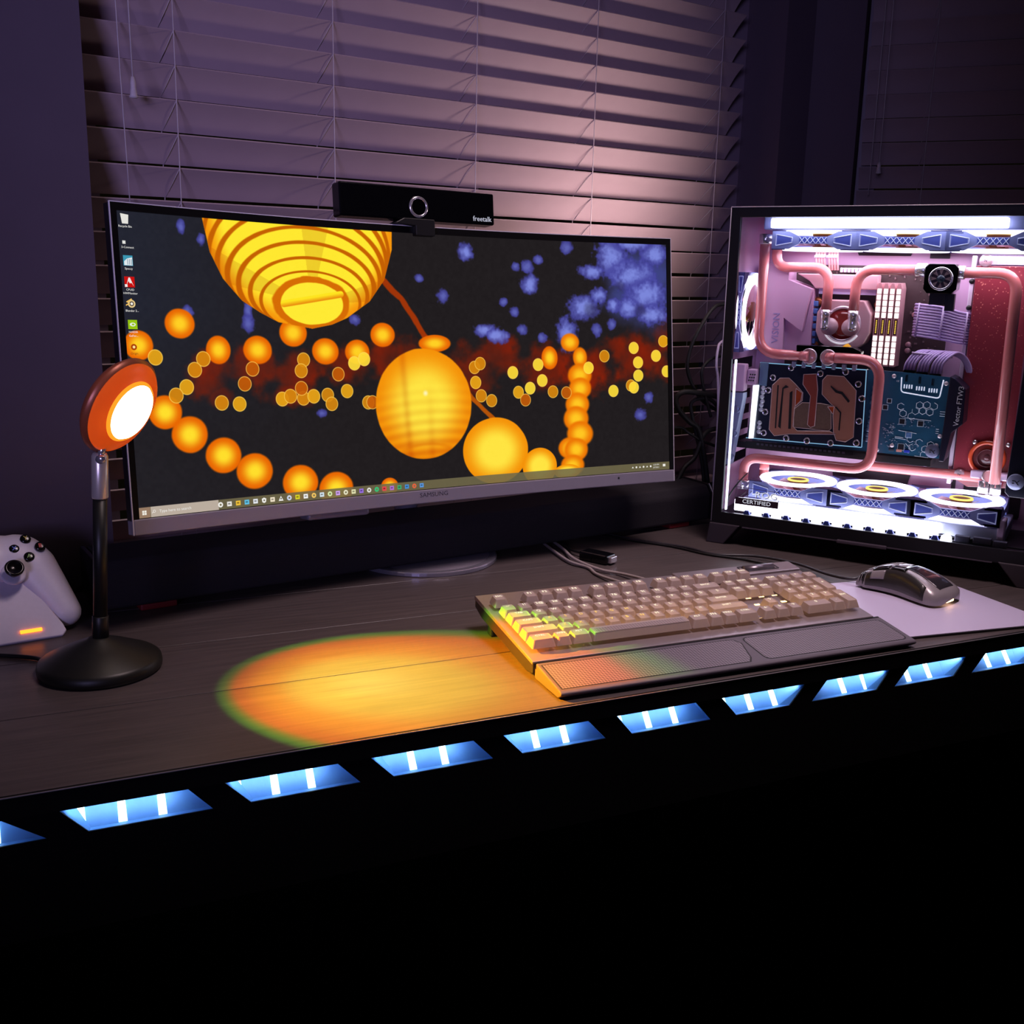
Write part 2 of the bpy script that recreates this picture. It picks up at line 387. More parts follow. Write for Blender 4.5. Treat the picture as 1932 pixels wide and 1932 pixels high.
# ================================================================ MONITOR (curved screen, local x along the arc, z up, -y towards the viewer)
MR_, MT_, MS_ = 0.0152, 0.1208, 2.2934     # sideways lean, backward tilt, radius of the curve
MM = Matrix.Translation((-.1045, 1.3635, T+.110)) @ Matrix.Rotation(.5976, 4, 'Z') @ Matrix.Rotation(-MT_, 4, 'X') @ Matrix.Rotation(MR_, 4, 'Y')
mon = thing('curved_monitor', 'wide curved monitor showing glowing yellow paper lanterns on its screen', 'monitor', M=MM)
RC = MS_*1000
def arc(s, z, off=0.0):
    """point on the screen arc; off is the distance in front of it"""
    a = s/RC; r = RC-off; return (r*math.sin(a), r*math.cos(a)-RC, z)
def arc_box(mb, s0, s1, z0, z1, f, bk, n=40):
    """slab following the arc from f in front of it to bk behind"""
    V = []; F = []
    for i in range(n+1):
        s = s0+(s1-s0)*i/n; V += [arc(s, z0, f), arc(s, z1, f), arc(s, z1, -bk), arc(s, z0, -bk)]
    for i in range(n):
        for k in range(4): F.append((i*4+k, (i+1)*4+k, (i+1)*4+(k+1) % 4, i*4+(k+1) % 4))
    F += [(0, 1, 2, 3), (n*4+3, n*4+2, n*4+1, n*4)]
    mb.add(V, F); return mb
M_bezel = mat('bezel_black', (7, 6, 8), 0.35, noise=0.1)
M_silver = mat('silver_plastic', (150, 143, 158), 0.38, 0.25, noise=0.04, scale=80)
M_rim = mat('bezel_rim', (226, 218, 226), 0.4, 0.2, noise=0.05)
q = MB(); arc_box(q, -396.5, 396.5, 13, 353, -0.6, 14); arc_box(q, -330, 330, 40, 320, -10, 40); q.build('shell', M_bezel, mon)
q = MB()
for s0, s1, z0, z1 in ((-396.5, 396.5, 344.6, 353), (-396.5, -389.6, 13, 344.6), (389.6, 396.5, 13, 344.6)): arc_box(q, s0, s1, z0, z1, 2, 2)
q.build('bezel', M_bezel, mon)
q = MB()
for s0, s1, z0, z1 in ((-397.6, 397.6, 353, 354.0), (-397.6, -396.5, -2, 353), (396.5, 397.6, -2, 353)): arc_box(q, s0, s1, z0, z1, 2.2, -.4)
q.build('rim', M_rim, mon)
q = MB(); arc_box(q, -396.5, 396.5, -2.5, 15.2, 3, 14); ch = q.build('chin', M_silver, mon, bevel=1.2)
def on_arc(me, s, z, off, sc=1.0, rot=0.0):
    """wrap a flat XY mesh (metres) onto the screen arc"""
    for v in me.vertices:
        x, y = v.co.x*1000*sc, v.co.y*1000*sc; c_, s_ = math.cos(rot), math.sin(rot)
        p = arc(s+x*c_-y*s_, z+x*s_+y*c_, off+v.co.z*1000); v.co = Vector(p)*.001
    return me
link('lettering', on_arc(text_mesh('SAMSUNG', 8.2, 0.05, xs=1.15), 0, 8.4, 3.1), mat('logo_grey', (58, 54, 66), 0.5, noise=0.05), ch)
q = MB(); a = arc(300, 9, 3.2); q.lathe([(0, 0), (1.6, 0), (1.6, .6), (0, .6)], 12, (a[0], a[1]-.4, a[2]), 'y'); q.build('sensor_dot', M_black, ch)

# the picture on the screen is painted into an array, then shown as the panel's own light
PW, PH, K2 = 1560, 656, 2.0
cv = np.zeros((PH, PW, 3)); yy, xx = np.mgrid[0:PH, 0:PW]
sx = (xx+.5)/K2-390.0; sz = (yy+.5)/K2+16.0
def fbm(f, seed, oct=4):
    g = np.random.default_rng(seed); out = np.zeros((PH, PW)); amp = 1; tot = 0
    for o in range(oct):
        n = int(f*2**o)+2; m_ = int(f*2**o*PH/PW)+2; G = g.random((m_+1, n+1))
        u = xx/PW*(n-1); v = yy/PH*(m_-1); i = u.astype(int); j = v.astype(int); a = u-i; b_ = v-j
        a = a*a*(3-2*a); b_ = b_*b_*(3-2*b_)
        out += amp*((G[j, i]*(1-a)+G[j, i+1]*a)*(1-b_)+(G[j+1, i]*(1-a)+G[j+1, i+1]*a)*b_); tot += amp; amp *= .5
    return out/tot
n1, n2, n3 = fbm(18, 1), fbm(45, 2), fbm(160, 3, 2)
edge = np.clip((-sx-120)/270, 0, 1)
cv[:] = np.array([33, 29, 31]); cv += np.stack([2*edge, 8*edge, 18*edge], -1)*np.clip((sz-40)/200, .3, 1)[..., None]
cv += ((n3-.5)*2)[..., None]
def put(alpha, col):
    global cv
    col = np.asarray(col, float); cv = cv*(1-alpha[..., None])+col*alpha[..., None]
def ss(e0, e1, x): t = np.clip((x-e0)/(e1-e0), 0, 1); return t*t*(3-2*t)
# red haze behind the fairy lights
haze = np.zeros((PH, PW))
for x, z, rx, rz in ((340, 185, 75, 38), (262, 160, 45, 40), (190, 172, 60, 34), (110, 188, 40, 36), (70, 165, 50, 45), (-50, 190, 40, 30), (-110, 178, 45, 26), (-180, 172, 40, 28), (-240, 178, 36, 30), (-292, 182, 32, 24), (-300, 168, 30, 30), (385, 205, 30, 34), (-190, 146, 40, 16), (-282, 146, 22, 14)):
    haze = np.maximum(haze, 1-ss(.35, 1.15, np.sqrt(((sx-x)/rx)**2+((sz-z)/rz)**2)+(n2-.5)*1.1))
put(haze*np.clip(.1+.9*n1, 0, .8), [160, 32, 6])
def dist_poly(P):
    d = np.full((PH, PW), 1e9)
    for (a, b_), (c_, e_) in zip(P[:-1], P[1:]):
        vx, vz = c_-a, e_-b_; t = np.clip(((sx-a)*vx+(sz-b_)*vz)/(vx*vx+vz*vz), 0, 1)
        d = np.minimum(d, np.hypot(sx-a-t*vx, sz-b_-t*vz))
    return d
put(1-ss(2.6, 5.0, dist_poly([(-62, 287), (-48, 272), (-35, 262), (-27, 250), (-17, 237), (-4, 216), (6, 204)])+(n2-.5)*3), [158, 52, 10])
# blue bokeh leaves
put((1-ss(.3, 1.15, np.hypot((sx-350)/75, (sz-290)/75)+(n1-.5)*.9))*.75, [70, 78, 160])
for x, z, rx, rz in [(64, 324, 13, 12.5), (177, 317, 8.5, 7), (27, 266, 9.5, 11.5), (140, 307, 8.5, 7), (160, 308, 11, 9.5), (163, 284, 15.5, 14.5), (224, 336, 11, 10), (299, 324, 30, 34), (371, 330, 25.5, 18), (265, 303, 21, 11), (332, 299, 43, 25.5), (354, 272, 38, 26), (247, 254, 30, 17.5), (220, 217, 17.5, 25), (275, 271, 14, 12), (299, 257, 12.5, 10.5), (324, 253, 20, 16.5), (365, 243, 27.5, 17), (89, 222, 18, 10.5), (110, 215, 20, 10.5), (148, 223, 11, 9.5), (137, 246, 8.5, 7), (120, 260, 6.5, 5.5), (180, 212, 8.5, 7.5), (271, 222, 9, 10.5), (296, 230, 9, 9), (341, 99, 10, 10), (356, 124, 9, 9.5), (-318, 333, 5.5, 8.5), (-295, 320, 5.5, 7.5), (-243, 241, 6, 13.5), (-244, 228, 9.5, 12), (-318, 240, 8.5, 8), (-102, 235, 8, 8), (-8, 288, 7, 6), (-154, 121, 7, 6.5), (330, 345, 36, 15)]:
    d = np.sqrt(((sx-x)/rx)**2+((sz-z)/rz)**2)+(n2-.5)*.5+(n3-.5)*.5
    put((1-ss(.75, 1.12, d))*.85, [66, 64, 150]); put((1-ss(.1, .95, d))*(.9 if rx > 12 else .45), [130, 142, 226])
for x, z in ((312, 283), (345, 250), (262, 250)):
    put((1-ss(.2, 1.3, np.hypot((sx-x)/11, (sz-z)/9)+(n2-.5)*1.6))*.4, [40, 36, 60])
def orb(x, z, rx, rz, core=(255, 222, 44), rim=(232, 104, 4), soft=.07, k=.95):
    d = np.sqrt(((sx-x)/rx)**2+((sz-z)/rz)**2)+(n2-.5)*.05
    t = ss(.15, k, d)[..., None]; col = np.array(core)*(1-t)+np.array(rim)*t
    put((1-ss(1-soft, 1+soft, d)), col)
for a in [(-351, 130, 19.5, 18.5), (-324, 104, 21.5, 20.5), (-285, 78, 22, 20.5), (-247, 57, 23, 21), (-188, 39, 23.5, 21), (-140, 27, 23.5, 21), (-64, 24, 12.5, 11)]: orb(*a)
for a in [(-327, 227, 17.5, 16.5), (-283, 198, 15, 16), (-376, 203, 16.5, 16), (-234, 198, 18, 16.5), (-187, 218, 18, 16.5), (-145, 196, 18, 16), (-101, 195, 17, 15), (-64, 216, 17.5, 15), (191, 184, 13, 16), (12, 205, 24, 11)]: orb(*a, core=(255, 208, 36))
for a in [(225, 205, 15, 12.5), (241, 184, 11.5, 14), (240, 159, 19.5, 16.5), (240, 140, 18.5, 15.5), (235, 118, 19.5, 16.5), (232, 98, 20.5, 17.5), (238, 76, 21.5, 18), (219, 57, 17.5, 15), (231, 54, 19.5, 16.5), (224, 32, 19.5, 15)]: orb(*a, core=(255, 198, 34), rim=(236, 118, 6), soft=.12)
def fairy(x, z, fill, r=8.4):
    d = np.hypot((sx-x)/r, (sz-z)/(r*1.02))
    put((1-ss(.95, 1.06, d))*.92, fill); put((1-ss(.0, .09, np.abs(d-.97)))*.9, [255, 214, 96])
for i, (x, z) in enumerate([(-358, 190), (-302, 188), (-313, 176), (-324, 157), (-337, 148), (-283, 138), (-261, 136), (-175, 186), (-179, 173), (-206, 140), (-195, 143), (-178, 140), (-164, 142), (-145, 143), (-140, 132), (-118, 147), (71, 173), (80, 178), (72, 153), (80, 135), (96, 128), (139, 138), (195, 137), (282, 185), (383, 205), (-89, 132), (326, 142)]): fairy(x, z, [216, 136, 16] if i % 3 else [234, 166, 24])
for x, z in [(-106, 181), (-92, 186), (131, 165), (172, 175), (158, 143), (178, 153), (255, 169), (296, 135), (332, 196), (339, 175), (339, 156), (331, 139), (370, 184), (388, 161)]: fairy(x, z, [255, 222, 58])
for x, z in [(-242, 176), (-253, 159), (-180, 152), (-129, 168), (-83, 132), (150, 127), (217, 135)]: fairy(x, z, [196, 92, 10])
# large lantern at the top
OUT = [(-300, 400), (-296, 360), (-293, 345), (-286, 307), (-272, 278), (-250, 254), (-228, 241), (-205, 230), (-161, 223), (-134, 228), (-113, 236), (-80, 257), (-58, 284), (-45, 322), (-44, 343), (-46, 400)]
ins = np.zeros((PH, PW), bool)
for (a, b_), (c_, e_) in zip(OUT, OUT[1:]+OUT[:1]):
    if b_ != e_: ins ^= ((b_ > sz) != (e_ > sz)) & (sx < (c_-a)*(sz-b_)/(e_-b_)+a)
dl = dist_poly(OUT); al = np.where(ins, ss(-.3, .8, dl), 0)
t = ss(0, 26, dl)[..., None]; col = np.array([246, 148, 12])*(1-t)+np.array([255, 232, 48])*t
ang = np.arctan2(sz-252, (sx+160)*.8); pan = ((np.sin(ang*5+.4) > .72)*(np.hypot((sx+160)*.8, sz-252) > 34))*.13
col = col*(1-pan[..., None]*np.array([.5, .9, 1.0])); put(al, col)
for x, z, rx, rz, wd in [(-160, 255, 66, 36, .045), (-161, 264, 78, 43, .05), (-163, 273, 90, 52, .05), (-165, 282, 101, 60.5, .045), (-168, 292, 110, 70, .04), (-170, 303, 117, 81, .035), (-172, 314, 122, 93, .03)]:
    d = np.hypot((sx-x)/rx, (sz-z)/rz); put(al*(1-ss(wd*.5, wd, np.abs(d-1)+(n2-.5)*.012)), [196, 96, 4])
d = np.hypot((sx+160)/50.5, (sz-254)/30); put(al*(1-ss(1.0, 1.06, d+(n2-.5)*.12)), [214, 108, 6])
d = np.hypot((sx+159)/41.5, (sz-253)/25); put(al*(1-ss(.98, 1.03, d+(n2-.5)*.06)), [255, 234, 52])
d = dist_poly([(-197, 252), (-120, 265)]); put(al*(1-ss(3.6, 4.4, d)), np.array([238, 160, 20])[None, None]-np.clip(256+(sx+160)*.17-sz, -4, 4)[..., None]*np.array([4, 17, 3]))
# middle and lower lanterns
def lantern(x, z, rx, rz, ribs):
    d = np.sqrt(((sx-x)/rx)**2+((sz-z)/rz)**2); t = ss(.35, 1.0, d)[..., None]
    col = np.array([255, 228, 66])*(1-t)+np.array([244, 146, 10])*t
    if ribs:
        u, v = (sx-x)/rx, (sz-z)/rz
        band = .5+.5*np.sin(v*34+u*u*3-u*1.2); low = np.clip(.35-v*.7, 0, 1)
        sh = (.2*band*low+.16*np.exp(-((u+.38+.05*v)/.07)**2)+.12*np.exp(-((u-.12)/.08)**2)*low)
        col = col*(1-sh[..., None]*np.array([.35, .9, 1.3])); col = np.clip(col, 0, 255)
    put(1-ss(.985, 1.015, d+(n2-.5)*.02), col)
    if ribs:
        put((1-ss(.0, .35, np.abs(np.hypot((sx-x-2)/(rx*.48), (sz-z+rz*.86)/(rz*.13))-1)))*.35*(d < 1), [214, 104, 6])
        put((1-ss(0, 5.5, np.hypot(sx-x-2, sz-z-14)))*.95, [255, 246, 196])
put(1-ss(2.4, 4.2, dist_poly([(55, 146), (66, 132), (77, 122), (88, 112), (99, 102)])+(n2-.5)*2), [178, 82, 10])
lantern(-7, 127, 71.5, 71.5, True); lantern(100, 60, 51.5, 45, False); lantern(170, 34, 28, 26, False)
lantern(215, 24, 22, 10, False)
# task bar
put((sz < 27.6).astype(float)*.88, [112, 104, 74]); put(((sz < 27.6) & (sx < -295) & (sx > -376)).astype(float), [186, 172, 158]); put(((sz < 27.6) & (sx <= -376.5)).astype(float), [150, 122, 100])
cv = np.clip(cv+((n3-.5)*2)[..., None], 0, 255)/255
img = bpy.data.images.new('lantern_picture', PW, PH)
buf = np.ones((PH, PW, 4), np.float32); buf[..., :3] = cv; img.pixels.foreach_set(buf.ravel()); img.update(); img.pack()
m = bpy.data.materials.new('screen_light'); m.use_nodes = True; nt = m.node_tree; nt.nodes.clear()
o_ = nt.nodes.new('ShaderNodeOutputMaterial'); e = nt.nodes.new('ShaderNodeEmission'); ti = nt.nodes.new('ShaderNodeTexImage'); ti.image = img; ti.extension = 'EXTEND'
uvn = nt.nodes.new('ShaderNodeUVMap'); uvn.uv_map = 'UVMap'
e.inputs[1].default_value = 1.0; nt.links.new(uvn.outputs[0], ti.inputs[0]); nt.links.new(ti.outputs[0], e.inputs[0]); nt.links.new(e.outputs[0], o_.inputs[0])
NU, NV = 60, 4
q = MB(); q.sheet(lambda u, v: arc(-389.6+779.2*u, 16+328.6*v, .4), NU, NV)
me = q.mesh('screen'); uv = me.uv_layers.new(name='UVMap')
for p in me.polygons:
    for li in p.loop_indices:
        i = me.loops[li].vertex_index; uv.data[li].uv = ((i % (NU+1))/NU, (i//(NU+1))/NV)
scr = link('screen', me, m, mon)
# icons and writing on the screen: thin lit shapes lying on the panel
def flat(pts, s, z, off=.6, sc=1.0):
    mb = MB(); mb.add([(p[0]*sc, p[1]*sc, 0) for p in pts], [tuple(range(len(pts)))]); return on_arc(mb.mesh('icon'), s, z, off)
G = lambda n, c: glow('screen_'+n, c, 1.0)
W_, = (G('white', (236, 234, 230)),)
def icon(pts, s, z, col, off=.6, name='screen_icon'): return link(name, flat(pts, s, z, off), G('%d_%d_%d' % tuple(col), col), scr)
def words(t_, s, z, size, al='CENTER', col=None): return link('screen_lettering', on_arc(text_mesh(t_, size, 0, al), s, z, .9), col or W_, scr)
sq = lambda a, b_: [(-a, -b_), (a, -b_), (a, b_), (-a, b_)]
icon([(-4.5, 5), (4.5, 4), (3.6, -5.5), (-3, -5.5)], -381, 337, (228, 226, 220)); words('Recycle Bin', -381, 328.6, 3.2)
icon(sq(1.7, 1.7), -383.5, 312, (226, 226, 222)); words('3-Connect', -380, 306.8, 3.2)
icon(sq(5.2, 5.4), -380.5, 293, (60, 150, 178)); icon([(-4.4, -5), (4.6, -5), (4.6, 3.5), (-1, 2), (-4.4, -1)], -380.5, 293, (222, 232, 236), .8)
for k in range(3): icon(sq(.35, 3), -381+2*k, 291.5, (110, 130, 150), .95)
words('Speccy', -380.5, 284.4, 3.2)
icon(sq(5.6, 5.6), -380.5, 270.5, (200, 18, 16)); icon([(-4, -4.5), (-1, 4.6), (.6, 4.6), (4.4, -4.6), (2.2, -1), (0, -1.4), (-1.4, 1)], -380.5, 270.5, (236, 228, 226), .8); icon(sq(1.4, 1.4), -384.6, 266.5, (236, 236, 236), .9)
words('CPUID', -380.5, 262.2, 3.1); words('HWMonitor', -380.5, 258.4, 3.1)
icon(circ(0, 0, 4.2, 20), -380, 247.5, (226, 200, 140)); icon(circ(0, 0, 2.6, 16), -380, 247.5, (70, 52, 40), .8); icon(circ(0, 0, 1.5, 12), -380, 247.5, (240, 236, 226), .95); icon([(-6, 2.2), (0, 5.6), (.8, 4.6), (-5, 1)], -380, 247.5, (238, 190, 96), .8); icon([(-6.5, -2.4), (-2, -.2), (-2, 1), (-6.5, -1)], -380, 247.5, (238, 190, 96), .85)
words('Blender 2...', -380, 240, 3.2)
icon(sq(5.1, 4.9), -380.5, 225.5, (150, 196, 18)); icon(circ(0, 0, 3.3, 16, 2), -380.5, 225.5, (232, 236, 222), .8); icon(circ(0, 0, 1.6, 12, 1), -380.2, 225.5, (150, 196, 18), .95)
words('NVIDIA', -380.5, 217.4, 3.1); words('GeFor...', -380.5, 213.4, 3.1)
icon(circ(0, 0, 3.4, 18), -381, 201.5, (172, 66, 8)); icon(circ(0, 0, 1.5, 12), -381, 201.5, (250, 226, 150), .8); words('Origin', -381, 194.5, 3.2, col=G('brown', (110, 60, 20)))
for a, b_ in ((-1.3, 1.3), (1.3, 1.3), (-1.3, -1.3), (1.3, -1.3)): icon(sq(1.1, 1.1), -383+a, 21.6+b_, (240, 236, 226))
icon(circ(0, 0, 1.6, 14), -371.6, 22.3, (240, 236, 230), .7); icon(circ(0, 0, 1.1, 12), -371.6, 22.3, (186, 172, 158), .8); icon([(-2.6, -2.2), (-1, -.8), (-1.4, -.4), (-3, -1.8)], -371.6, 22.3, (240, 236, 230), .8)
words('Type here to search', -366, 21.7, 4.6, 'LEFT')
tc_ = [(238, 236, 230), (232, 228, 222), (236, 190, 60), (96, 190, 226), (226, 230, 236), (238, 236, 230), (240, 226, 200), (236, 234, 230), (206, 214, 236), (214, 206, 40), (240, 240, 240), (240, 196, 96), (210, 226, 236), (212, 232, 170), (206, 160, 236), (232, 228, 196), (226, 224, 176), (150, 110, 220), (226, 226, 220), (46, 196, 120), (226, 70, 80), (176, 110, 210), (60, 170, 110), (70, 140, 210), (226, 96, 60), (90, 150, 220)]
for i, cc in enumerate(tc_):
    s = -292.5+11.03*i; z = 21.6
    if i in (0, 8, 11, 13, 15, 18, 19, 24): icon(circ(0, 0, 3.1, 16), s, z, cc); icon(circ(0, 0, 1.3, 12), s, z, (120, 112, 84), .8)
    elif i in (5, 7): icon([(0, 3.3), (2.9, 2), (2.4, -2), (0, -3.3), (-2.4, -2), (-2.9, 2)] if i == 5 else [(0, 3.4), (3.2, -2.6), (-3.2, -2.6)], s, z, cc); icon(circ(0, 0, 1, 10), s, z, (90, 84, 64), .8)
    else: icon(sq(2.9, 2.7), s, z, cc); icon(sq(1.5, .9), s-.3, z+.2, tuple(int(v*.62) for v in cc), .8)
for i in range(6): icon(circ(0, 0, 1.5, 8) if i % 2 else [(-1.6, -1), (1.6, -1), (0, 1.4)], 326+6.2*i, 22.2, (238, 236, 230))
words('6:23 PM', 366.5, 24, 3.1); words('2/7/2021', 366.5, 20, 3.1); icon([(-2.2, -1.6), (2.2, -1.6), (2.2, 2), (-2.2, 2)], 380.5, 22.4, (238, 236, 230))
# stand: neck plate behind the chin and a shallow silver arc foot on the desk
q = MB(); q.bbox(-165, 30, -14, -78, 60, 60, 4); q.build('stand_neck', M_silver, mon)
MS2 = MM.inverted() @ Matrix.Translation((-.1245, 1.478, T)) @ Matrix.Rotation(.5976, 4, 'Z')
q = MB(); q.M = Matrix.Scale(1000, 4) @ MS2 @ Matrix.Scale(.001, 4)
O_ = circ(0, 0, 104, 64); I_ = circ(0, 0, 92, 64)
q.ring(O_, I_, 0, 6.5, 'z'); ft = q.build('stand_foot', mat('foot_silver', (176, 172, 190), 0.25, 0.7, noise=0.03), mon, bevel=1.5)
q = MB(); q.M = Matrix.Scale(1000, 4) @ MS2 @ Matrix.Scale(.001, 4); q.prism(circ(0, 0, 92.5, 48), 0, 5, 'z'); q.tube([(0, 62, 5), (0, 62, 60), (0, -30, 190)], 16, 12); q.build('stand_column', M_silver, mon)

# ================================================================ WEBCAM on the top edge
MWc = MM @ Matrix.Translation(Vector(arc(-8, 353, 6))*.001)
wc = thing('webcam_bar', 'black bar webcam with a silver-ringed lens clipped on top of the monitor', 'webcam', M=MWc)
q = MB(); q.bbox(-108, 0, 7.5, 116, 22, 48.5, 2.2); bd = q.build('body', M_gloss, wc)
q = MB(); q.lathe([(10.0, 0), (10.2, -1.4), (11.4, -1.9), (13.2, -1.4), (13.6, 0)], 36, (1, 0, 24), 'y'); q.build('lens_ring', M_chrome, wc)
q = MB(); q.lathe([(0, -.3), (7, -.4), (10, -.8)], 30, (1, 0, 24), 'y'); q.build('lens', mat('lens_dark', (4, 4, 6), 0.05), wc)
lt = link('lettering', text_mesh('freetalk', 9.4, 0.1), glow('webcam_print', (205, 205, 225), .85), wc); lt.matrix_local = Matrix.Translation((.0965, -.0004, .0145)) @ XZ
q = MB(); q.prism([(-36, 2), (-22, 9), (22, 9), (22, -12), (-6, -12), (-6, 0)], -4, 24, 'y'); q.prism([(-8, 8), (10, 8), (8, 14), (-6, 14)], 2, 26, 'y'); q.bbox(-20, 24, -40, 20, 30, 8, 2); q.build('clip', M_black, wc, bevel=1)

# ================================================================ SOUNDBAR under the monitor
SY = .5976
sb = thing('soundbar', 'long black soundbar lying behind and under the monitor chin', 'soundbar', (-.084, 1.5, T), SY)
def sbar(a): return [(-43, 18), (-43, 56), (-30, 78), (42, 78), (46, 70), (46, 18)]
M_cloth = mat('speaker_cloth', (30, 26, 34), 0.85, noise=0.3, scale=900, bump=0.5)
q = MB(); q.prism([(-44, 8), (-44, 52), (-34, 66), (40, 68), (43, 62), (43, 8)], -504, 474, 'x'); q.build('body', M_cloth, sb, bevel=4, seg=3)
M_cap = mat('cap_black', (24, 22, 28), 0.25, noise=0.1)
for s in (-1, 1):
    q = MB(); q.prism([(-45, 8), (-45, 53), (-35, 67.5), (41, 69), (44, 63), (44, 8)], s*474-(30 if s < 0 else 0), s*480-(30 if s < 0 else 0), 'x'); cp_ = q.build('end_cap', M_cap, sb, bevel=2)
    q = MB(); q.tube([(s*477-(30 if s < 0 else 0), y_, z_) for y_, z_ in ((-45.4, 10), (-45.4, 53), (-35.4, 67.6))], .8, 6); q.build('edge_trim', M_rim, sb)
M_red = mat('red_rubber', (120, 22, 30), 0.6, noise=0.1)
for x in (-440, 410):
    q = MB(); q.bbox(x-22, -41, 0, x+22, 30, 8, 2); q.build('foot', M_red, sb)
# ================================================================ SUNSET LAMP
LB = Vector((-.4198, 1.0204, T))
lamp = thing('sunset_lamp', 'black desk lamp with a round copper head throwing an orange pool of light', 'lamp', LB)
M_lampb = mat('lamp_black', (30, 30, 28), 0.42, 0.2, noise=0.1, scale=60)
q = MB(); q.lathe([(0, 0), (58, 0), (60.5, 2), (61, 6), (60, 11), (57, 13.5), (30, 26), (11, 33.5), (9, 35), (0, 35)], 64)
q.build('base', M_lampb, lamp)
ax = Vector((.0107, .0041, .2)).normalized()
def along(t, side=0): return tuple((ax*t))
q = MB(); q.tube([along(30), along(57), along(57.5)], [8.2, 8.0, 7.6], 24); q.build('sleeve', M_lampb, lamp)
q = MB(); q.tube([along(56), along(181)], 6.9, 24); q.build('pole', M_lampb, lamp)
q = MB(); q.tube([along(179.5), along(181), along(222), along(225), along(226)], [7.4, 7.9, 7.9, 6.5, 4], 28); q.tube([along(186)[:2]+(187,), along(222)[:2]+(222,)], 2, 6)
q.build('chrome_tip', mat('satin_nickel', (226, 214, 204), .3, .55, noise=.03), lamp)
hc = Vector((-.3887, 1.0332, .2711))-Vector((LB.x, LB.y, 0)); hx = Vector((.86, -.30, -.37)).normalized()
q = MB(); pv = Vector(along(222)); q.tube([tuple(pv+Vector((2, -4, 0))), tuple(pv+Vector((4, -2, 8))), tuple(hc*1000-hx*14-Vector((0, 0, 30)))], 3.4, 12); q.lathe([(0, -5), (4.5, -5), (4.5, 5), (0, 5)], 16, tuple(pv+Vector((3, -3, -2))), 'y')
q.build('hinge', M_chrome, lamp)
HQ = Matrix.Translation(hc) @ hx.to_track_quat('Z', 'Y').to_matrix().to_4x4()
def amber():
    m = bpy.data.materials.new('copper_shell'); m.use_nodes = True; nt = m.node_tree; B = nt.nodes['Principled BSDF']; o = nt.nodes['Material Output']
    B.inputs['Base Color'].default_value = (*lin((166, 90, 56)), 1); B.inputs['Roughness'].default_value = 0.33; B.inputs['Metallic'].default_value = 0.35
    tr = nt.nodes.new('ShaderNodeBsdfTranslucent'); tr.inputs[0].default_value = (*lin((255, 128, 34)), 1)
    n = nt.nodes.new('ShaderNodeTexNoise'); n.inputs['Scale'].default_value = 50; bp = nt.nodes.new('ShaderNodeBump'); bp.inputs['Strength'].default_value = .02
    mx = nt.nodes.new('ShaderNodeMixShader'); mx.inputs[0].default_value = .3
    nt.links.new(n.outputs['Fac'], bp.inputs['Height']); nt.links.new(bp.outputs[0], B.inputs['Normal'])
    nt.links.new(B.outputs[0], mx.inputs[1]); nt.links.new(tr.outputs[0], mx.inputs[2]); nt.links.new(mx.outputs[0], o.inputs[0]); return m
q = MB(); q.lathe([(0, -21), (18, -19.5), (34, -14), (46, -6), (50.5, -1), (51, 2), (47.5, 5.5)], 56); s1 = q.build('head_back', mat('copper_back', (160, 84, 56), 0.36, 0.3, noise=0.06), lamp); s1.matrix_local = HQ
q = MB(); q.lathe([(47.5, 5.5), (45, 8), (38, 11.8), (33, 13.6), (30.2, 14.2)], 56); s2 = q.build('head_front', amber(), lamp); s2.matrix_local = HQ
q = MB(); q.lathe([(32.4, 13.8), (31.4, 15.2), (29.2, 16.4)], 56); s4 = q.build('lens_rim', glow('lens_halo', (255, 150, 36), 1.25), lamp); s4.matrix_local = HQ  # glowing ring added as the halo around the lens
q = MB(); q.lathe([(30.0, 14.2), (28, 17.3), (19, 20), (8, 21.3), (0, 21.6)], 48); s3 = q.build('lens', glow('lamp_lens', (255, 240, 214), 6.0), lamp); s3.matrix_local = HQ
pt = bpy.data.lights.new('lamp_bulb', 'POINT'); pt.energy = .10; pt.color = (1, .55, .22); pt.shadow_soft_size = .006
po = bpy.data.objects.new('lamp_bulb', pt); C.objects.link(po); po.parent = lamp; po.matrix_local = HQ @ Matrix.Translation((0, 0, .009))
# the projected sunset: a spot whose colour rings depend on the angle from its axis
sp = bpy.data.lights.new('sunset_projector', 'SPOT'); sp.spot_size = R(56); sp.spot_blend = 0; sp.shadow_soft_size = .004; sp.energy = 1.0; sp.use_nodes = True
nt = sp.node_tree; em = nt.nodes['Emission']; tc = nt.nodes.new('ShaderNodeTexCoord'); sx_ = nt.nodes.new('ShaderNodeSeparateXYZ')
nt.links.new(tc.outputs['Normal'], sx_.inputs[0])
ab = nt.nodes.new('ShaderNodeMath'); ab.operation = 'ABSOLUTE'; nt.links.new(sx_.outputs['Z'], ab.inputs[0])
ac = nt.nodes.new('ShaderNodeMath'); ac.operation = 'ARCCOSINE'; nt.links.new(ab.outputs[0], ac.inputs[0])
dv = nt.nodes.new('ShaderNodeMath'); dv.operation = 'DIVIDE'; dv.inputs[1].default_value = R(25.4); nt.links.new(ac.outputs[0], dv.inputs[0])
rp = nt.nodes.new('ShaderNodeValToRGB'); cr = rp.color_ramp; cr.interpolation = 'EASE'; cr.elements[1].color = (0, 0, 0, 1)
for p_, c_ in ((0.0, (1.0, .80, .09)), (.36, (1.0, .68, .045)), (.64, (1.0, .36, .005)), (.84, (.80, .19, .001)), (.90, (.22, .24, .004)), (.945, (.06, .22, .006))):
    el = cr.elements[0] if p_ == 0 else cr.elements.new(p_); el.position = p_; el.color = (*c_, 1)
nt.links.new(dv.outputs[0], rp.inputs[0]); nt.links.new(rp.outputs[0], em.inputs[0]); 
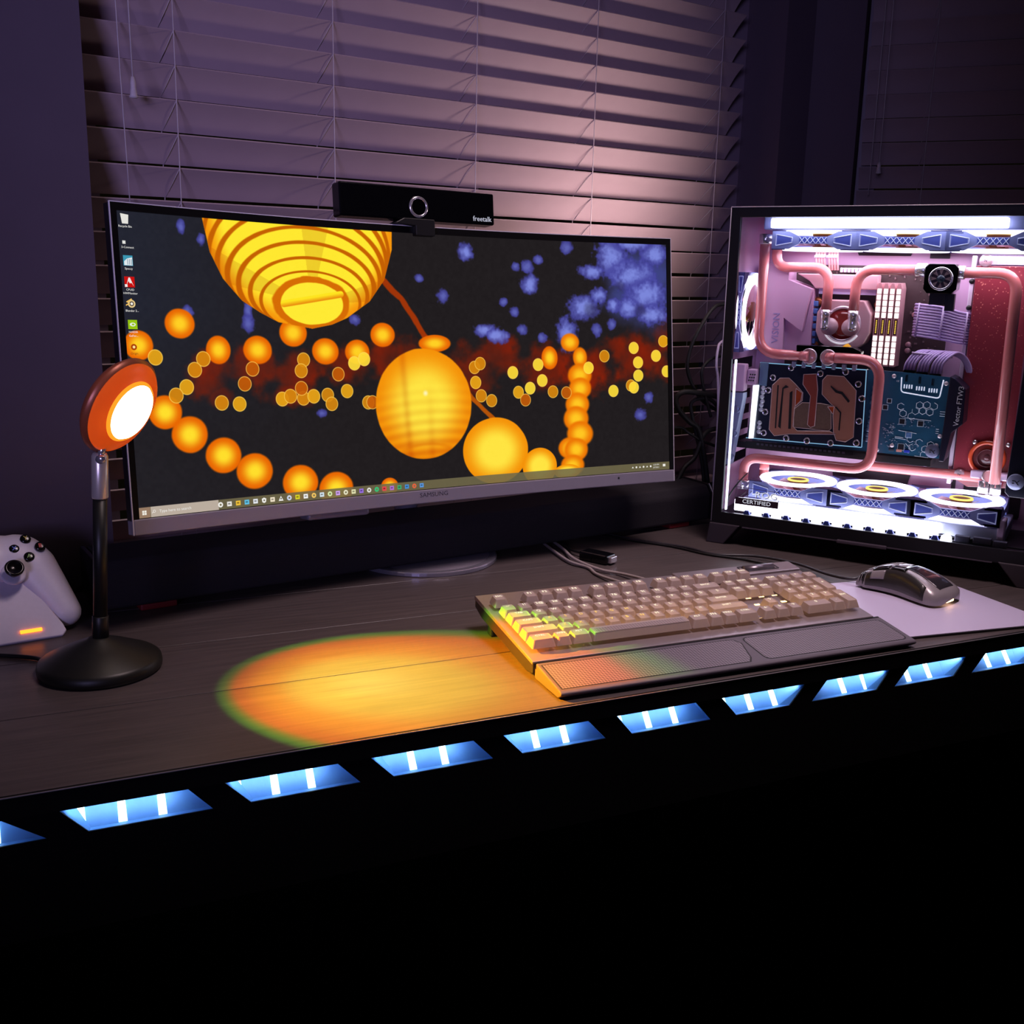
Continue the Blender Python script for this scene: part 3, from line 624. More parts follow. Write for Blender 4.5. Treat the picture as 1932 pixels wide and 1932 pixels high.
gm = nt.nodes.new('ShaderNodeMath'); gm.operation = 'MULTIPLY_ADD'; gm.inputs[1].default_value = 1*2.0; gm.inputs[2].default_value = 1.0      # the lens throws more light to the far side
nt.links.new(sx_.outputs['Y'], gm.inputs[0]); gs = nt.nodes.new('ShaderNodeMath'); gs.operation = 'MULTIPLY'; gs.inputs[1].default_value = 85.0
nt.links.new(gm.outputs[0], gs.inputs[0]); nt.links.new(gs.outputs[0], em.inputs[1])
so = bpy.data.objects.new('sunset_projector', sp); C.objects.link(so); so.parent = lamp
spos = hc+hx*.0235; tgt = Vector((-.138, .998, 0))-Vector((LB.x, LB.y, 0))
so.location = spos; so.rotation_euler = (tgt-spos).to_track_quat('-Z', 'Y').to_euler()
q = MB(); q.tube(spline([(-58, 6, 4), (-78, 20, 2.6), (-120, 26, 2.4), (-190, 30, 2.4)], 6), 2.3, 8); q.build('power_cord', M_black, lamp)

# ================================================================ GAME CONTROLLER on its charging stand
CY = R(34)
stand = thing('charging_stand', 'white angled charging stand with an orange light under the controller', 'charging stand', (-.5505, 1.0735, T), CY)
M_pad = mat('controller_white', (240, 232, 244), 0.42, noise=0.04, scale=300, bump=0.05)
M_std = mat('stand_white', (212, 204, 222), 0.5, noise=0.05, scale=200, bump=0.06)
def lean(x, t, off=0, a=R(42)):            # point on a plane rising t from the desk and leaning back
    return (x, t*math.sin(a)-off*math.cos(a), t*math.cos(a)+off*math.sin(a))
fr = [(-66, 3), (66, 3), (71, 9), (69, 17), (43, 72), (36, 79), (-36, 79), (-43, 72), (-69, 17), (-71, 9)]
q = MB(); n = len(fr); V = [lean(*p) for p in fr]+[lean(p[0], p[1], -5) for p in fr]
q.add(V, [tuple(range(n-1, -1, -1)), tuple(range(n, 2*n))]+[(i, (i+1) % n, n+(i+1) % n, n+i) for i in range(n)])
q.build('front_plate', M_std, stand, bevel=1.6, seg=3)
q = MB(); q.prism([(6, 0), (72, 0), (72, 5), (58, 34), (46, 46), (42, 44), (6, 4)], -40, 40, 'x'); q.build('cradle', M_std, stand, bevel=2)
q = MB(); q.M = Matrix(); P0, P1 = lean(24, 14, .6), lean(46, 14, .6)
q.tube([P0, P1], 2.0, 10); q.build('charge_light', glow('charge_orange', (255, 120, 30), 4.0), stand)
ctl = thing('game_controller', 'white game controller with black thumb stick and coloured lettered buttons', 'controller', (-.5505, 1.0735, T), CY)
A = R(42)
def face(x, t, off=0): return lean(x, t, off+12, A)      # the controller's face, parallel to the stand front
def ell(mb, c, r, n=20, m_=12, tilt=0.0):
    """ellipsoid in face coordinates (across, up the face, out)"""
    V = []; F = []
    ct, st = math.cos(tilt), math.sin(tilt)
    for j in range(m_+1):
        ph = PI*j/m_-PI/2
        for i in range(n):
            a = 2*PI*i/n; x, y, z = r[0]*math.cos(ph)*math.cos(a), r[1]*math.cos(ph)*math.sin(a), r[2]*math.sin(ph)
            V.append(face(c[0]+x*ct-y*st, c[1]+x*st+y*ct, c[2]+z))
    for j in range(m_):
        F += [(j*n+i, j*n+(i+1) % n, (j+1)*n+(i+1) % n, (j+1)*n+i) for i in range(n)]
    mb.add(V, F)
q = MB()
ell(q, (0, 108, -14), (62, 32, 19)); ell(q, (0, 112, -18), (72, 24, 17))
for s in (-1, 1):
    ell(q, (s*35, 107, -14), (34, 30, 19))
    for k in range(9):
        t = k/8; ell(q, (s*(50+26*t), 96-55*t-4*t*t, -16-8*t), (27-9*t, 26-8*t, 19-3*t), 16, 10)
ctl_me = blob_mesh('controller_body', q, .0024, 14)
cb = link('body', ctl_me, M_pad, ctl)
q = MB(); q.add([], []);
ell(q, (0, 126, -26), (66, 12, 12)); q.build('bumper', mat('bumper_white', (190, 184, 200), .25, noise=.03), ctl)
M_btn = mat('button_black', (14, 13, 15), 0.18, noise=0.1)
def disc(name, x, t, off, r, h, m, parent, prof=None, n=28):
    """turned piece standing on the controller face"""
    mb = MB(); o = Vector(face(x, t, off)); zx = Vector(face(x, t, off+1))-o; yx = Vector(face(x, t+1, off))-o; xx_ = yx.cross(zx)
    mb.M = Matrix(((xx_.x, yx.x, zx.x, o.x), (xx_.y, yx.y, zx.y, o.y), (xx_.z, yx.z, zx.z, o.z), (0, 0, 0, 1)))
    mb.lathe(prof or [(0, h), (r*.6, h*.97), (r*.9, h*.8), (r, h*.4), (r, -3)], n); ob = mb.build(name, m, parent); return ob, mb.M
cols = {'Y': (196, 170, 70), 'B': (214, 40, 50), 'A': (120, 160, 80), 'X': (84, 110, 220)}
for L_, x, t in (('Y', 46, 121), ('B', 59.5, 109.5), ('A', 46, 98), ('X', 32.5, 109.5)):
    o, Mx = disc('face_button', x, t, 2.4, 5.8, 2.8, M_btn, ctl)
    l = link('lettering', text_mesh(L_, 7, .05), mat('letter_'+L_, cols[L_], .4, emit=cols[L_], es=.12), o)
    l.matrix_local = Matrix.Scale(.001, 4) @ Mx @ Matrix.Translation((0, 0, 2.95)) @ Matrix.Scale(1000, 4)
disc('stick_collar', 27, 80, 2.2, 13, 1.5, M_std, ctl)
disc('thumb_stick', 27, 80, 3, 10, 15, M_btn, ctl, [(0, 12.4), (6.4, 12.8), (7.4, 13.8), (9.2, 13.8), (10.2, 12.4), (10, 10.5), (6, 8.5), (5.5, -2)])
disc('menu_button', 13, 111, 4.2, 2.6, 1.6, M_std, ctl); disc('view_button', -13, 111, 4.2, 2.6, 1.6, M_std, ctl)
# ================================================================ KEYBOARD (x along the rows, y away from the back edge is negative)
KY = .4061
kb = thing('mechanical_keyboard', 'full-size backlit keyboard with pale keycaps and a textured wrist rest', 'keyboard', (-.0397, 1.171, T), KY)
M_alu = mat('brushed_aluminium', (150, 138, 144), 0.33, 0.55, noise=0.06, scale=120)
M_kside = mat('keyboard_underside', (34, 30, 36), 0.5, noise=0.15)
zt = lambda y: 38+.118*y                   # top plate height at y (y <= 0)
W0, W1, D = -2.0, 440.0, -163.0
q = MB(); q.prism([(0, 39), (-4, 40), (D, zt(D)), (D-3, zt(D)-2), (D-3, 6), (-150, 3), (-20, 20), (0, 27)], W0+1, W1-1, 'x'); q.build('case', M_kside, kb, bevel=1)
q = MB(); q.prism([(-.5, 40.2), (-3, 41), (D, zt(D)+1.4), (D-4, zt(D)+.6), (D-4, zt(D)-3), (-.5, 36)], W0, W1, 'x'); q.build('top_plate', M_alu, kb, bevel=.6)
for x in (6, 412):
    q = MB(); q.bbox(x, -34, 0, x+20, -22, 30, 2); q.build('tilt_foot', M_kside, kb)
tilt = math.atan(.118)
PM = lambda x, y, up_=0: Matrix.Translation((x*.001, (y-up_*math.sin(tilt))*.001, (zt(y)+1.4+up_)*.001)) @ Matrix.Rotation(tilt, 4, 'X')
# media bar, volume roller, three small buttons, badge
q = MB(); q.bbox(0, 0, 0, 178, 27, 4.5, 1.5); o = q.build('media_bar', M_alu, kb); o.matrix_local = PM(262, -28)
q = MB(); q.lathe([(0, 0), (6.4, 0), (6.4, 44), (0, 44)], 24, (0, 0, 0), 'x'); vr = q.build('volume_roller', mat('roller_metal', (120, 112, 122), .3, .7, noise=.1), kb); vr.matrix_local = PM(362, -13, 2.5)
for k in range(4):
    q = MB(); q.box(-1, -.6, 0, 0, .6, 1); 
q = MB(); q.ring(rrect(-6, -8, 50, 8, 2), rrect(-4.5, -6.5, 48.5, 6.5, 1.6), 4.2, 5.2, 'z'); o = q.build('roller_frame', M_kside, kb); o.matrix_local = PM(362, -13)
for k in range(3):
    q = MB(); q.cyl((0, 0, 0), 5.2, 1.6, 'z', 20); o = q.build('round_button', M_dark, kb); o.matrix_local = PM(108+24*k, -13)
    l = link('symbol', MB().add([(p[0], p[1], 0) for p in circ(0, 0, 2.1, 12)], [tuple(range(12))]).mesh('symbol'), glow('key_glow_%d' % k, ((255, 120, 60), (255, 240, 220), (250, 250, 255))[k], 1.0), o); l.location = (0, 0, .0017)
lg = link('lettering', text_mesh('CORSAIR', 6.2, .05, 'LEFT'), glow('badge_glow', (255, 236, 150), 1.3), kb); lg.matrix_local = PM(217, -14.5, .1)
q = MB(); q.add([(p[0], p[1], 0) for p in [(-9, -2.5), (-4, -3.2), (0, -1), (2, 1), (5, -1.6), (7, 1), (3, 3), (0, 2), (-3, 3.2), (-7, 1)]], [tuple(range(10))]); o = q.build('emblem', glow('badge_glow', (255, 236, 150), 1.3), kb, fix=False); o.matrix_local = PM(206, -14.5, .1)
# keycaps
M_key = mat('keycap', (182, 164, 162), 0.5, noise=0.04, scale=200)
nt = M_key.node_tree; tl_ = nt.nodes.new('ShaderNodeBsdfTranslucent'); tl_.inputs[0].default_value = (*lin((255, 226, 186)), 1)
mx_ = nt.nodes.new('ShaderNodeMixShader'); mx_.inputs[0].default_value = .28; ou_ = nt.nodes['Material Output']
nt.links.new(nt.nodes['Principled BSDF'].outputs[0], mx_.inputs[1]); nt.links.new(tl_.outputs[0], mx_.inputs[2]); nt.links.new(mx_.outputs[0], ou_.inputs[0])
def key_mesh(wu, dx=0):
    w_ = wu*19.05-1.0; h_ = 18.0; m = MB(); b0 = rrect(-w_/2, -h_/2, w_/2, h_/2, 1.4, 2); t0 = rrect(-w_/2+2.6, -h_/2+3.4, w_/2-2.6, h_/2-1.6, 2.0, 2)
    n_ = len(b0); V = [(p[0], p[1], 0) for p in b0]+[(p[0], p[1], 8.6) for p in t0]+[(p[0]*.86, p[1]*.8+.2, 7.9) for p in t0]
    F = [(i, (i+1) % n_, n_+(i+1) % n_, n_+i) for i in range(n_)]+[(n_+i, n_+(i+1) % n_, 2*n_+(i+1) % n_, 2*n_+i) for i in range(n_)]+[tuple(range(2*n_, 3*n_))]
    m.add(V, F); me = m.mesh('keycap'); me.materials.append(M_key); return me
KM = {}; LM = {}
M_leg = glow('legend_glow', (255, 240, 210), 1.6)
M_legw = glow('legend_warm', (255, 210, 100), 1.5)
def key(x, y, wu, txt, col=None, tall=False):
    """keycap with its centre at x, y"""
    kk = (wu, tall)
    if kk not in KM:
        KM[kk] = key_mesh(wu)
        if tall:
            for v in KM[kk].vertices:
                if abs(v.co.y) > .002: v.co.y += math.copysign(.0095, v.co.y)
    o = link('keycap', KM[kk], None, kb); o.matrix_local = PM(x, y, 5.0)
    if txt:
        if txt not in LM:
            LM[txt] = text_mesh(txt, 6.4 if len(txt) < 3 else 5.0, 0, name='legend')
            LM[txt].materials.append(M_legw if txt in 'ASDFGZXCVBHN' else M_leg)
        l = link('legend', LM[txt], None, o); l.location = (0, .0034, .0088)
    return o
u = 19.05; X0 = 4.0; Y0 = -38.0
def row(x0, y, items):
    x = x0
    for it in items:
        if isinstance(it, (int, float)): x += it*u; continue
        t_, w_ = it if isinstance(it, tuple) else (it, 1)
        key(x+w_*u/2, y, w_, t_); x += w_*u
yr = [Y0, Y0-1.45*u, Y0-2.45*u, Y0-3.45*u, Y0-4.45*u, Y0-5.45*u]
row(X0, yr[0], ['ESC', 1, 'F1', 'F2', 'F3', 'F4', .5, 'F5', 'F6', 'F7', 'F8', .5, 'F9', 'F10', 'F11', 'F12'])
row(X0, yr[1], ['~`', '1!', '2@', '3#', '4$', '5%', '6^', '7&', '8*', '9(', '0)', '-_', '=+', ('BACK', 2)])
row(X0, yr[2], [('TAB', 1.5), 'Q', 'W', 'E', 'R', 'T', 'Y', 'U', 'I', 'O', 'P', '[{', ']}', ('|\\', 1.5)])
row(X0, yr[3], [('CAPS', 1.75), 'A', 'S', 'D', 'F', 'G', 'H', 'J', 'K', 'L', ';:', '\'"', ('ENTER', 2.25)])
row(X0, yr[4], [('SHIFT', 2.25), 'Z', 'X', 'C', 'V', 'B', 'N', 'M', ',<', '.>', '/?', ('SHIFT', 2.75)])
row(X0, yr[5], [('CTRL', 1.5), ('WIN', 1), ('ALT', 1.25), ('', 6.5), ('ALT', 1.25), ('FN', 1), ('MNU', 1), ('CTRL', 1.5)])
XN = X0+15.25*u
row(XN, yr[0], ['PRT', 'SCR', 'PAU']); row(XN, yr[1], ['INS', 'HOM', 'PUP']); row(XN, yr[2], ['DEL', 'END', 'PDN'])
row(XN+u, yr[4], ['\u2191']); row(XN, yr[5], ['\u2190', '\u2193', '\u2192'])
XP = X0+18.5*u
row(XP, yr[1], ['NUM', '/', '*', '-']); row(XP, yr[2], ['7', '8', '9']); row(XP, yr[3], ['4', '5', '6']); row(XP, yr[4], ['1', '2', '3']); row(XP, yr[5], [('0', 2), '.'])
key(XP+3.5*u, (yr[2]+yr[3])/2, 1, '+', tall=True); key(XP+3.5*u, (yr[4]+yr[5])/2, 1, 'ENT', tall=True)
# lights under the caps
q = MB()
for j, y in enumerate(yr):
    for i in range(22 if j else 15):
        if j == 5 and 3 < i < 10: continue
        x = X0+(i+.5)*u*(1 if j else 1.02); q.box(x-3.5, y+(4 if j == 5 else -3), zt(y)+1.2, x+3.5, y+8.5, zt(y)+2.2)
o = q.build('key_light', glow('key_led', (255, 206, 120), 7.0), kb); o['kind'] = 'stuff'
q = MB()
for x, y in [(XN+(i+.5)*u, yr[3]) for i in range(3)]+[(XN+.5*u, yr[4]), (XN+2.5*u, yr[4])]:
    q.box(x-7, y-7, zt(y)+1.3, x+7, y+7, zt(y)+1.9)
# space-bar texture and wrist rest
zr = lambda y: 15.0+(y+165)*.105
q = MB(); q.prism([(-166, 17.5), (-170, 17.5), (-226, 9.6), (-229, 8), (-229, 5.5), (-222, 1), (-166, 1)], 1, 449, 'x'); rest = q.build('wrist_rest', mat('rest_rubber', (88, 80, 92), 0.5, noise=0.06, scale=150, bump=0.05), kb, bevel=1.2)
def dimples(c0=(74, 66, 78), c1=(128, 118, 130)):
    m = bpy.data.materials.new('dimpled_pad'); m.use_nodes = True; nt = m.node_tree; B = nt.nodes['Principled BSDF']
    tc = nt.nodes.new('ShaderNodeTexCoord'); mp = nt.nodes.new('ShaderNodeMapping'); mp.inputs['Rotation'].default_value = (0, 0, R(45)); mp.inputs['Scale'].default_value = (1, 1, 0)
    c = nt.nodes.new('ShaderNodeTexChecker'); c.inputs['Scale'].default_value = 420
    rp_ = nt.nodes.new('ShaderNodeMix'); rp_.data_type = 'RGBA'; rp_.inputs[6].default_value = (*lin(c0), 1); rp_.inputs[7].default_value = (*lin(c1), 1)
    bp = nt.nodes.new('ShaderNodeBump'); bp.inputs['Strength'].default_value = .6; bp.inputs['Distance'].default_value = .001
    L = nt.links.new; L(tc.outputs['Object'], mp.inputs[0]); L(mp.outputs[0], c.inputs['Vector']); L(c.outputs['Fac'], rp_.inputs[0]); L(rp_.outputs[2], B.inputs['Base Color']); L(c.outputs['Fac'], bp.inputs['Height']); L(bp.outputs[0], B.inputs['Normal'])
    B.inputs['Roughness'].default_value = .45; return m
M_dim = dimples(); M_groove = mat('pad_groove', (18, 16, 22), .6, noise=.1)
zp = lambda y: 17.5+(y+170)*(7.9/56)+.25
for pts in ([(6, -174), (226, -174), (236, -176), (241, -184), (232, -214), (226, -222), (6, -222)], rrect(249, -222, 441, -174, 7, 4)):
    cx = sum(p[0] for p in pts)/len(pts); cy = sum(p[1] for p in pts)/len(pts)
    q = MB(); q.add([(p[0], p[1], zp(p[1])) for p in pts], [tuple(range(len(pts)))]); pd = q.build('palm_pad', M_dim, rest, fix=False)
    big_ = [(cx+(p[0]-cx)*(1+1.6/abs(p[0]-cx+1e-6) if abs(p[0]-cx) > 5 else 1), cy+(p[1]-cy)*1.045) for p in pts]
    q = MB(); q.add([(p[0], p[1], zp(p[1])-.12) for p in big_], [tuple(range(len(big_)))]); q.build('pad_groove', M_groove, rest, fix=False)
q = MB(); q.box(W0, -168.6, 14, 447, -166, 18.2); q.build('joint_line', M_groove, rest)
# space bar gets its own dimpled top
q = MB(); q.box(-58, -5.4, 0, 58, 5.6, .25); o = q.build('space_bar_grip', dimples((128, 114, 116), (164, 148, 148)), kb); o.matrix_local = PM(X0+7*u, yr[5]-0.6, 13.0)
# keyboard lead: two braided cables from under the soundbar
M_braid = mat('braided_cable', (150, 138, 140), 0.6, noise=0.35, scale=900)
KI = (Matrix.Translation((-.0397, 1.171, 0)) @ Matrix.Rotation(KY, 4, 'Z')).inverted()
def dsk(a, n, z=0):                        # desk (along, away) in mm to the keyboard's own frame
    p = KI @ (d_al*(a*.001)+d_n*(n*.001)); return (p.x*1000, p.y*1000, z)
q = MB(); q.tube(spline([dsk(690, 1420, 3), dsk(681, 1362, 4), dsk(676, 1296, 4), dsk(688, 1262, 3), dsk(684, 1225, 3), dsk(690, 1160, 8), dsk(690, 1075, 20)], 8), 2.2, 8); q.build('cable', M_braid, kb)
q = MB(); q.tube(spline([dsk(708, 1420, 3), dsk(699, 1362, 4), dsk(684, 1296, 7), dsk(697, 1245, 4), dsk(716, 1215, 4), dsk(722, 1160, 10), dsk(720, 1075, 20)], 8), 2.2, 8); q.build('cable', M_braid, kb)

# ================================================================ MOUSE, PAD, ADAPTER
pad = thing('mouse_pad', 'smooth pale grey mouse pad with a rounded corner beside the keyboard', 'mouse pad', (0, 0, T), DY)
def round_poly(P, r): return [tuple(p)[:2] for p in bend([(P[-1][0]+(P[0][0]-P[-1][0])*.5, P[-1][1]+(P[0][1]-P[-1][1])*.5, 0)]+[(p[0], p[1], 0) for p in P]+[(P[-1][0]+(P[0][0]-P[-1][0])*.5, P[-1][1]+(P[0][1]-P[-1][1])*.5, 0)], r, 5)][:-1]
pp = round_poly([(897, 872), (1114, 847), (1123, 1064), (906, 1084)], 9)
q = MB(); q.prism(pp, 0.2, 2.6, 'z'); q.build('base', M_black, pad)
q = MB(); q.prism([((x-1010)*.994+1010, (y-966)*.994+966) for x, y in pp], 2.6, 3.6, 'z'); q.build('surface', mat('pad_grey', (198, 188, 218), 0.42, noise=0.03, scale=600, bump=0.04), pad)

mp_ = Vector((.5255, 1.338, T+.0038)); ma = math.atan2(1.388-1.288, .478-.562)
mouse = thing('gaming_mouse', 'silver and black wired gaming mouse resting on the grey pad', 'mouse', mp_, ma)
def hump(s): return 14+25*math.sin(PI*min(1, max(0, (1-s)*.86+.12)))**1.2   # s 0 at the tail, 1 at the nose
def section(s):
    """half widths, height at s along the mouse"""
    wl = 31+5*math.cos(2*PI*(s-.1))+(-5 if s > .9 else 0); ws = 1 if s > .12 else math.sqrt(max(0, 1-((.12-s)/.12)**2))*.35+.65
    h = 38*math.sin(PI*(.16+.72*(1-s)*.98))**.9 if s < .97 else 15
    return wl*ws, h
q = MB()
NS, NA = 28, 24
def shell(u_, v_, inset=0):
    s = u_; hw_, h = section(s); x = -59+118*s
    if s < .1: x = -59+118*(.1-math.sqrt(max(0, .01-(.1-s)**2)))if False else x
    a = PI*v_; cw = math.cos(a); sw = math.sin(a)
    e = .62
    return (x, (abs(cw)**e)*math.copysign(1, cw)*(hw_-inset), 3+(sw**e)*(h-3-inset))
q.sheet(lambda u_, v_: shell(u_, v_), NS, NA)
V0 = [shell(0, j/NA) for j in range(NA+1)]; V1 = [shell(1, j/NA) for j in range(NA+1)]
q.add(V0+[(-62, 0, 9)], [(j, j+1, NA+1) for j in range(NA)], True); q.add(V1, [tuple(range(NA+1))])
M_msil = mat('mouse_silver', (152, 144, 150), 0.33, 0.2, noise=0.05, scale=80, coat=.4)
M_mblk = mat('mouse_black', (44, 41, 40), 0.35, noise=0.1, coat=.3)
q.build('shell', M_msil, mouse)
def patch(name, u0, u1, v0, v1, m, off, n=10, parent=mouse, curve=None):
    b_ = MB(); f_ = lambda i, j: shell(u0+(u1-u0)*i, v0+(v1-v0)*(j if not curve else curve(i, j)), -off)
    b_.sheet(f_, n, n); g_ = lambda i, j: shell(u0+(u1-u0)*i, v0+(v1-v0)*(j if not curve else curve(i, j)), .6); b_.sheet(g_, n, n)
    N_ = n+1; k_ = len(b_.v)-N_*N_
    per = [i for i in range(N_)]+[i*N_+n for i in range(1, N_)]+[n*N_+i for i in range(n-1, -1, -1)]+[i*N_ for i in range(n-1, 0, -1)]
    b_.f += [(per[i], per[(i+1) % len(per)], k_+per[(i+1) % len(per)], k_+per[i]) for i in range(len(per))]; b_.sm += [False]*len(per)
    return b_.build(name, m, parent, fix=True)
# the side towards the keyboard is the mouse's left side (v near 0)
patch('side_panel', .16, .93, .015, .31, M_mblk, .7, 14, curve=lambda i, j: j*(1-.45*(i-.45)**2*2.2))
patch('thumb_button', .46, .64, .30, .40, M_gloss, 1.4, 6); patch('thumb_button', .66, .84, .30, .40, M_gloss, 1.4, 6)
patch('sniper_button', .68, .83, .10, .25, M_msil, 1.6, 6)
patch('palm_stripe', .06, .5, .40, .6, mat('mouse_gloss', (60, 56, 64), .12, .3, noise=.05, coat=.6), .4, 10)
patch('left_button', .62, .99, .37, .485, M_msil, .8, 8); patch('right_button', .62, .99, .515, .63, M_msil, .8, 8)
for k in range(3): patch('vent_fin', .90+.028*k, .915+.028*k, .06, .28, M_gloss, .9, 3)
q = MB(); q.lathe([(0, -3.4), (9, -3.4), (11, -1.6), (11, 1.6), (9, 3.4), (0, 3.4)], 24, (38, 0, 19.5), 'y'); q.build('scroll_wheel', M_mblk, mouse)
q = MB(); q.bbox(-60.5, -6, 4.5, -57.5, 12, 8.5, 1); q.build('tail_light', glow('mouse_glow', (255, 205, 150), 5.0), mouse)
q = MB(); q.box(-50, -22, 0, 52, 22, 3.5); q.build('glide_base', M_black, mouse)
MI = (Matrix.Translation((mp_.x, mp_.y, 0)) @ Matrix.Rotation(ma, 4, 'Z')).inverted()
def dm(a, n, z):
    p = MI @ (d_al*(a*.001)+d_n*(n*.001)); return (p.x*1000, p.y*1000, z-4)
pts = [dm(800, 1450, 3), dm(829, 1385, 3), dm(882, 1315, 3), dm(902, 1262, 3), dm(950, 1226, 5), dm(978, 1170, 6), dm(982, 1107, 7), dm(992, 1072, 9), (66, 2, 8), (58, 0, 9)]
q = MB(); q.tube(spline(pts, 8), 2.0, 8); q.build('cable', mat('mouse_cable', (46, 42, 48), 0.4, noise=0.3, scale=700), mouse)
q = MB(); q.tube(spline([dm(790, 1460, 6), dm(820, 1392, 6), dm(868, 1325, 6), dm(893, 1268, 6), dm(930, 1222, 6), dm(952, 1160, 6), dm(955, 1120, 6)], 6), 1.7, 8)
tag(q.build('spare_lead', M_black, None), 'thin black lead running beside the mouse cable behind the keyboard', 'cable').matrix_world = Matrix.Translation((mp_.x, mp_.y, T)) @ Matrix.Rotation(ma, 4, 'Z')

dg_ = thing('usb_adapter', 'small glossy black usb adapter block lying behind the keyboard', 'adapter', (0, 0, T), DY)
q = MB(); q.M = Matrix.Translation((722, 1294, 0)) @ Matrix.Rotation(R(-62), 4, 'Z'); q.bbox(-26, -13, 1, 22, 13, 14, 3); q.build('body', M_gloss, dg_)
q = MB(); q.M = Matrix.Translation((722, 1294, 0)) @ Matrix.Rotation(R(-62), 4, 'Z'); q.bbox(21, -8, 3, 27, 8, 12, 1); q.build('port', M_chrome, dg_)
q = MB(); q.tube(spline([(712, 1316, 7), (705, 1345, 6), (716, 1380, 4), (712, 1430, 3)], 8), 2.0, 8); q.build('cable', M_black, dg_)
# ================================================================ COMPUTER (x along the glass, y into the case, z up)
PY = -.5149
pc = thing('open_computer', 'black glass-sided computer glowing white with pink cooling tubes inside', 'computer', (.3123, 1.6083, T), PY)
M_case = mat('case_black', (20, 19, 26), 0.38, 0.3, noise=0.12, scale=90)
M_in = mat('inside_white', (204, 164, 196), 0.5, noise=0.03, scale=60)
M_blue = mat('fan_frame_blue', (150, 160, 222), 0.4, noise=0.03)
M_pipe = None
Wd, Dp, Hh = 471, 285, 506.5
# outside: glass side with its black border, top, bottom, back and end panels
q = MB(); q.ring([(0, 30), (Wd, 30), (Wd, Hh), (0, Hh)], [(15, 50), (450, 50), (450, 492), (15, 492)], 0, 7); q.build('glass_border', M_case, pc, bevel=1)
q = MB(); q.box(4, 2.4, 40, 466, 5, 500); q.build('glass_panel', pane('case_glass', (246, 246, 250), .06), pc)
q = MB(); q.bbox(0, 6, Hh-6, Wd, Dp, Hh, 2); q.build('top_panel', M_case, pc)
q = MB(); q.bbox(0, 6, 30, Wd, Dp, 44, 3); q.build('bottom_panel', M_case, pc)
q = MB(); q.box(0, Dp-4, 40, Wd, Dp, Hh-4); q.build('far_panel', M_case, pc)
q = MB(); q.box(Wd-4, 8, 40, Wd, Dp-4, Hh-4); q.build('end_glass', M_gloss, pc)
q = MB()                                                     # rear panel: solid with a fan hole and slot openings
q.box(0, 7, 44, 2, 170, 105); q.box(0, 7, 282, 2, 170, 298); q.box(0, 7, 414, 2, 40, 500); q.box(0, 7, 105, 2, 36, 500); q.box(0, 154, 105, 2, 284, 500); q.box(0, 36, 414, 2, 154, 500)
for k in range(7): q.box(0, 36, 105+25*k, 2, 154, 114+25*k)
q.build('rear_panel', M_in, pc)
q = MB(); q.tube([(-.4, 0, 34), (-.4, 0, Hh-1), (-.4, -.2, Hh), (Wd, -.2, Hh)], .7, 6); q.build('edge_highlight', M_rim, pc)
for x0, s in ((0, 1), (413, 1)):                              # angled feet
    q = MB(); q.prism([(x0-6, 0), (x0-2, 32), (x0+46, 32), (x0+22, 0)] if x0 == 0 else [(x0-1, 32), (x0+52, 32), (x0+52, 0), (x0+26, 0)], -3, 40, 'y'); q.build('foot', mat('foot_grey', (66, 58, 68), 0.45, 0.2, noise=0.08), pc, bevel=1.5)
for x0 in (6, 420):
    q = MB(); q.bbox(x0, 220, 0, x0+44, 262, 32, 3); q.build('foot', M_case, pc)
q = MB(); q.bbox(194, -5, 27.5, 265, 2, 32.5, 1.2); q.build('pull_tab', mat('tab_grey', (84, 74, 88), .4, .2, noise=.05), pc)
q = MB(); q.box(50, -2.2, 29.5, 405, 0, 31); q.build('lower_lip', mat('tab_grey', (84, 74, 88)), pc)
# tray with dark cut-outs
q = MB(); q.box(2, 168, 44, 450, 171, 500); q.build('tray', M_in, pc)
M_hole = mat('dark_opening', (46, 34, 44), 0.7, noise=0.2)
for pts in ([(152, 443), (228, 443), (243, 472), (140, 472)], [(256, 440), (284, 440), (284, 472), (256, 472)], rrect(284, 122, 340, 166, 5), rrect(205, 126, 282, 140, 4), [(150, 60), (250, 60), (262, 112), (140, 112)], [(340, 60), (420, 60), (420, 105), (340, 105)], rrect(322, 95, 328, 116, 2), rrect(415, 62, 421, 92, 2)):
    q = MB(); q.prism(pts, 166.4, 168.2, 'y'); q.build('opening', M_hole, pc)
# motherboard with white covers
M_board = mat('board_brown', (58, 40, 42), 0.5, noise=0.25, scale=150, bump=0.1)
q = MB(); q.box(52, 158, 150, 292, 161, 428); mb_ = q.build('motherboard', M_board, pc)
q = MB()
for i in range(70):
    x, z = random.uniform(236, 288), random.uniform(288, 424); a = random.choice((1.5, 2.5, 4)); q.box(x, 155.5, z, x+a, 158, z+a*random.choice((.6, 1, 1.6)))
for i in range(22):
    x, z = random.uniform(70, 230), random.uniform(408, 426); q.box(x, 155.5, z, x+2, 158, z+3)
o = q.build('board_parts', mat('board_chip', (116, 92, 96), .4, noise=.3, scale=300), mb_); o['kind'] = 'stuff'
q = MB()
for x, z in ((247, 366), (245, 357), (240, 312), (240, 303), (262, 286)): q.lathe([(0, 0), (4, 0), (4, -7), (3.4, -7.6), (0, -7.6)], 16, (x, 158, z), 'y')
q.build('capacitor', mat('capacitor', (190, 150, 156), .3, .5, noise=.05), mb_)
q = MB(); q.prism([(24, 430), (60, 424), (61, 404), (98, 391), (92, 360), (88, 326), (58, 346), (60, 296), (24, 292)], 112, 158, 'y'); q.prism([(58, 346), (88, 326), (98, 391), (101, 300), (60, 292)], 122, 158, 'y')
cov = q.build('white_cover', M_in, mb_, bevel=1.2)
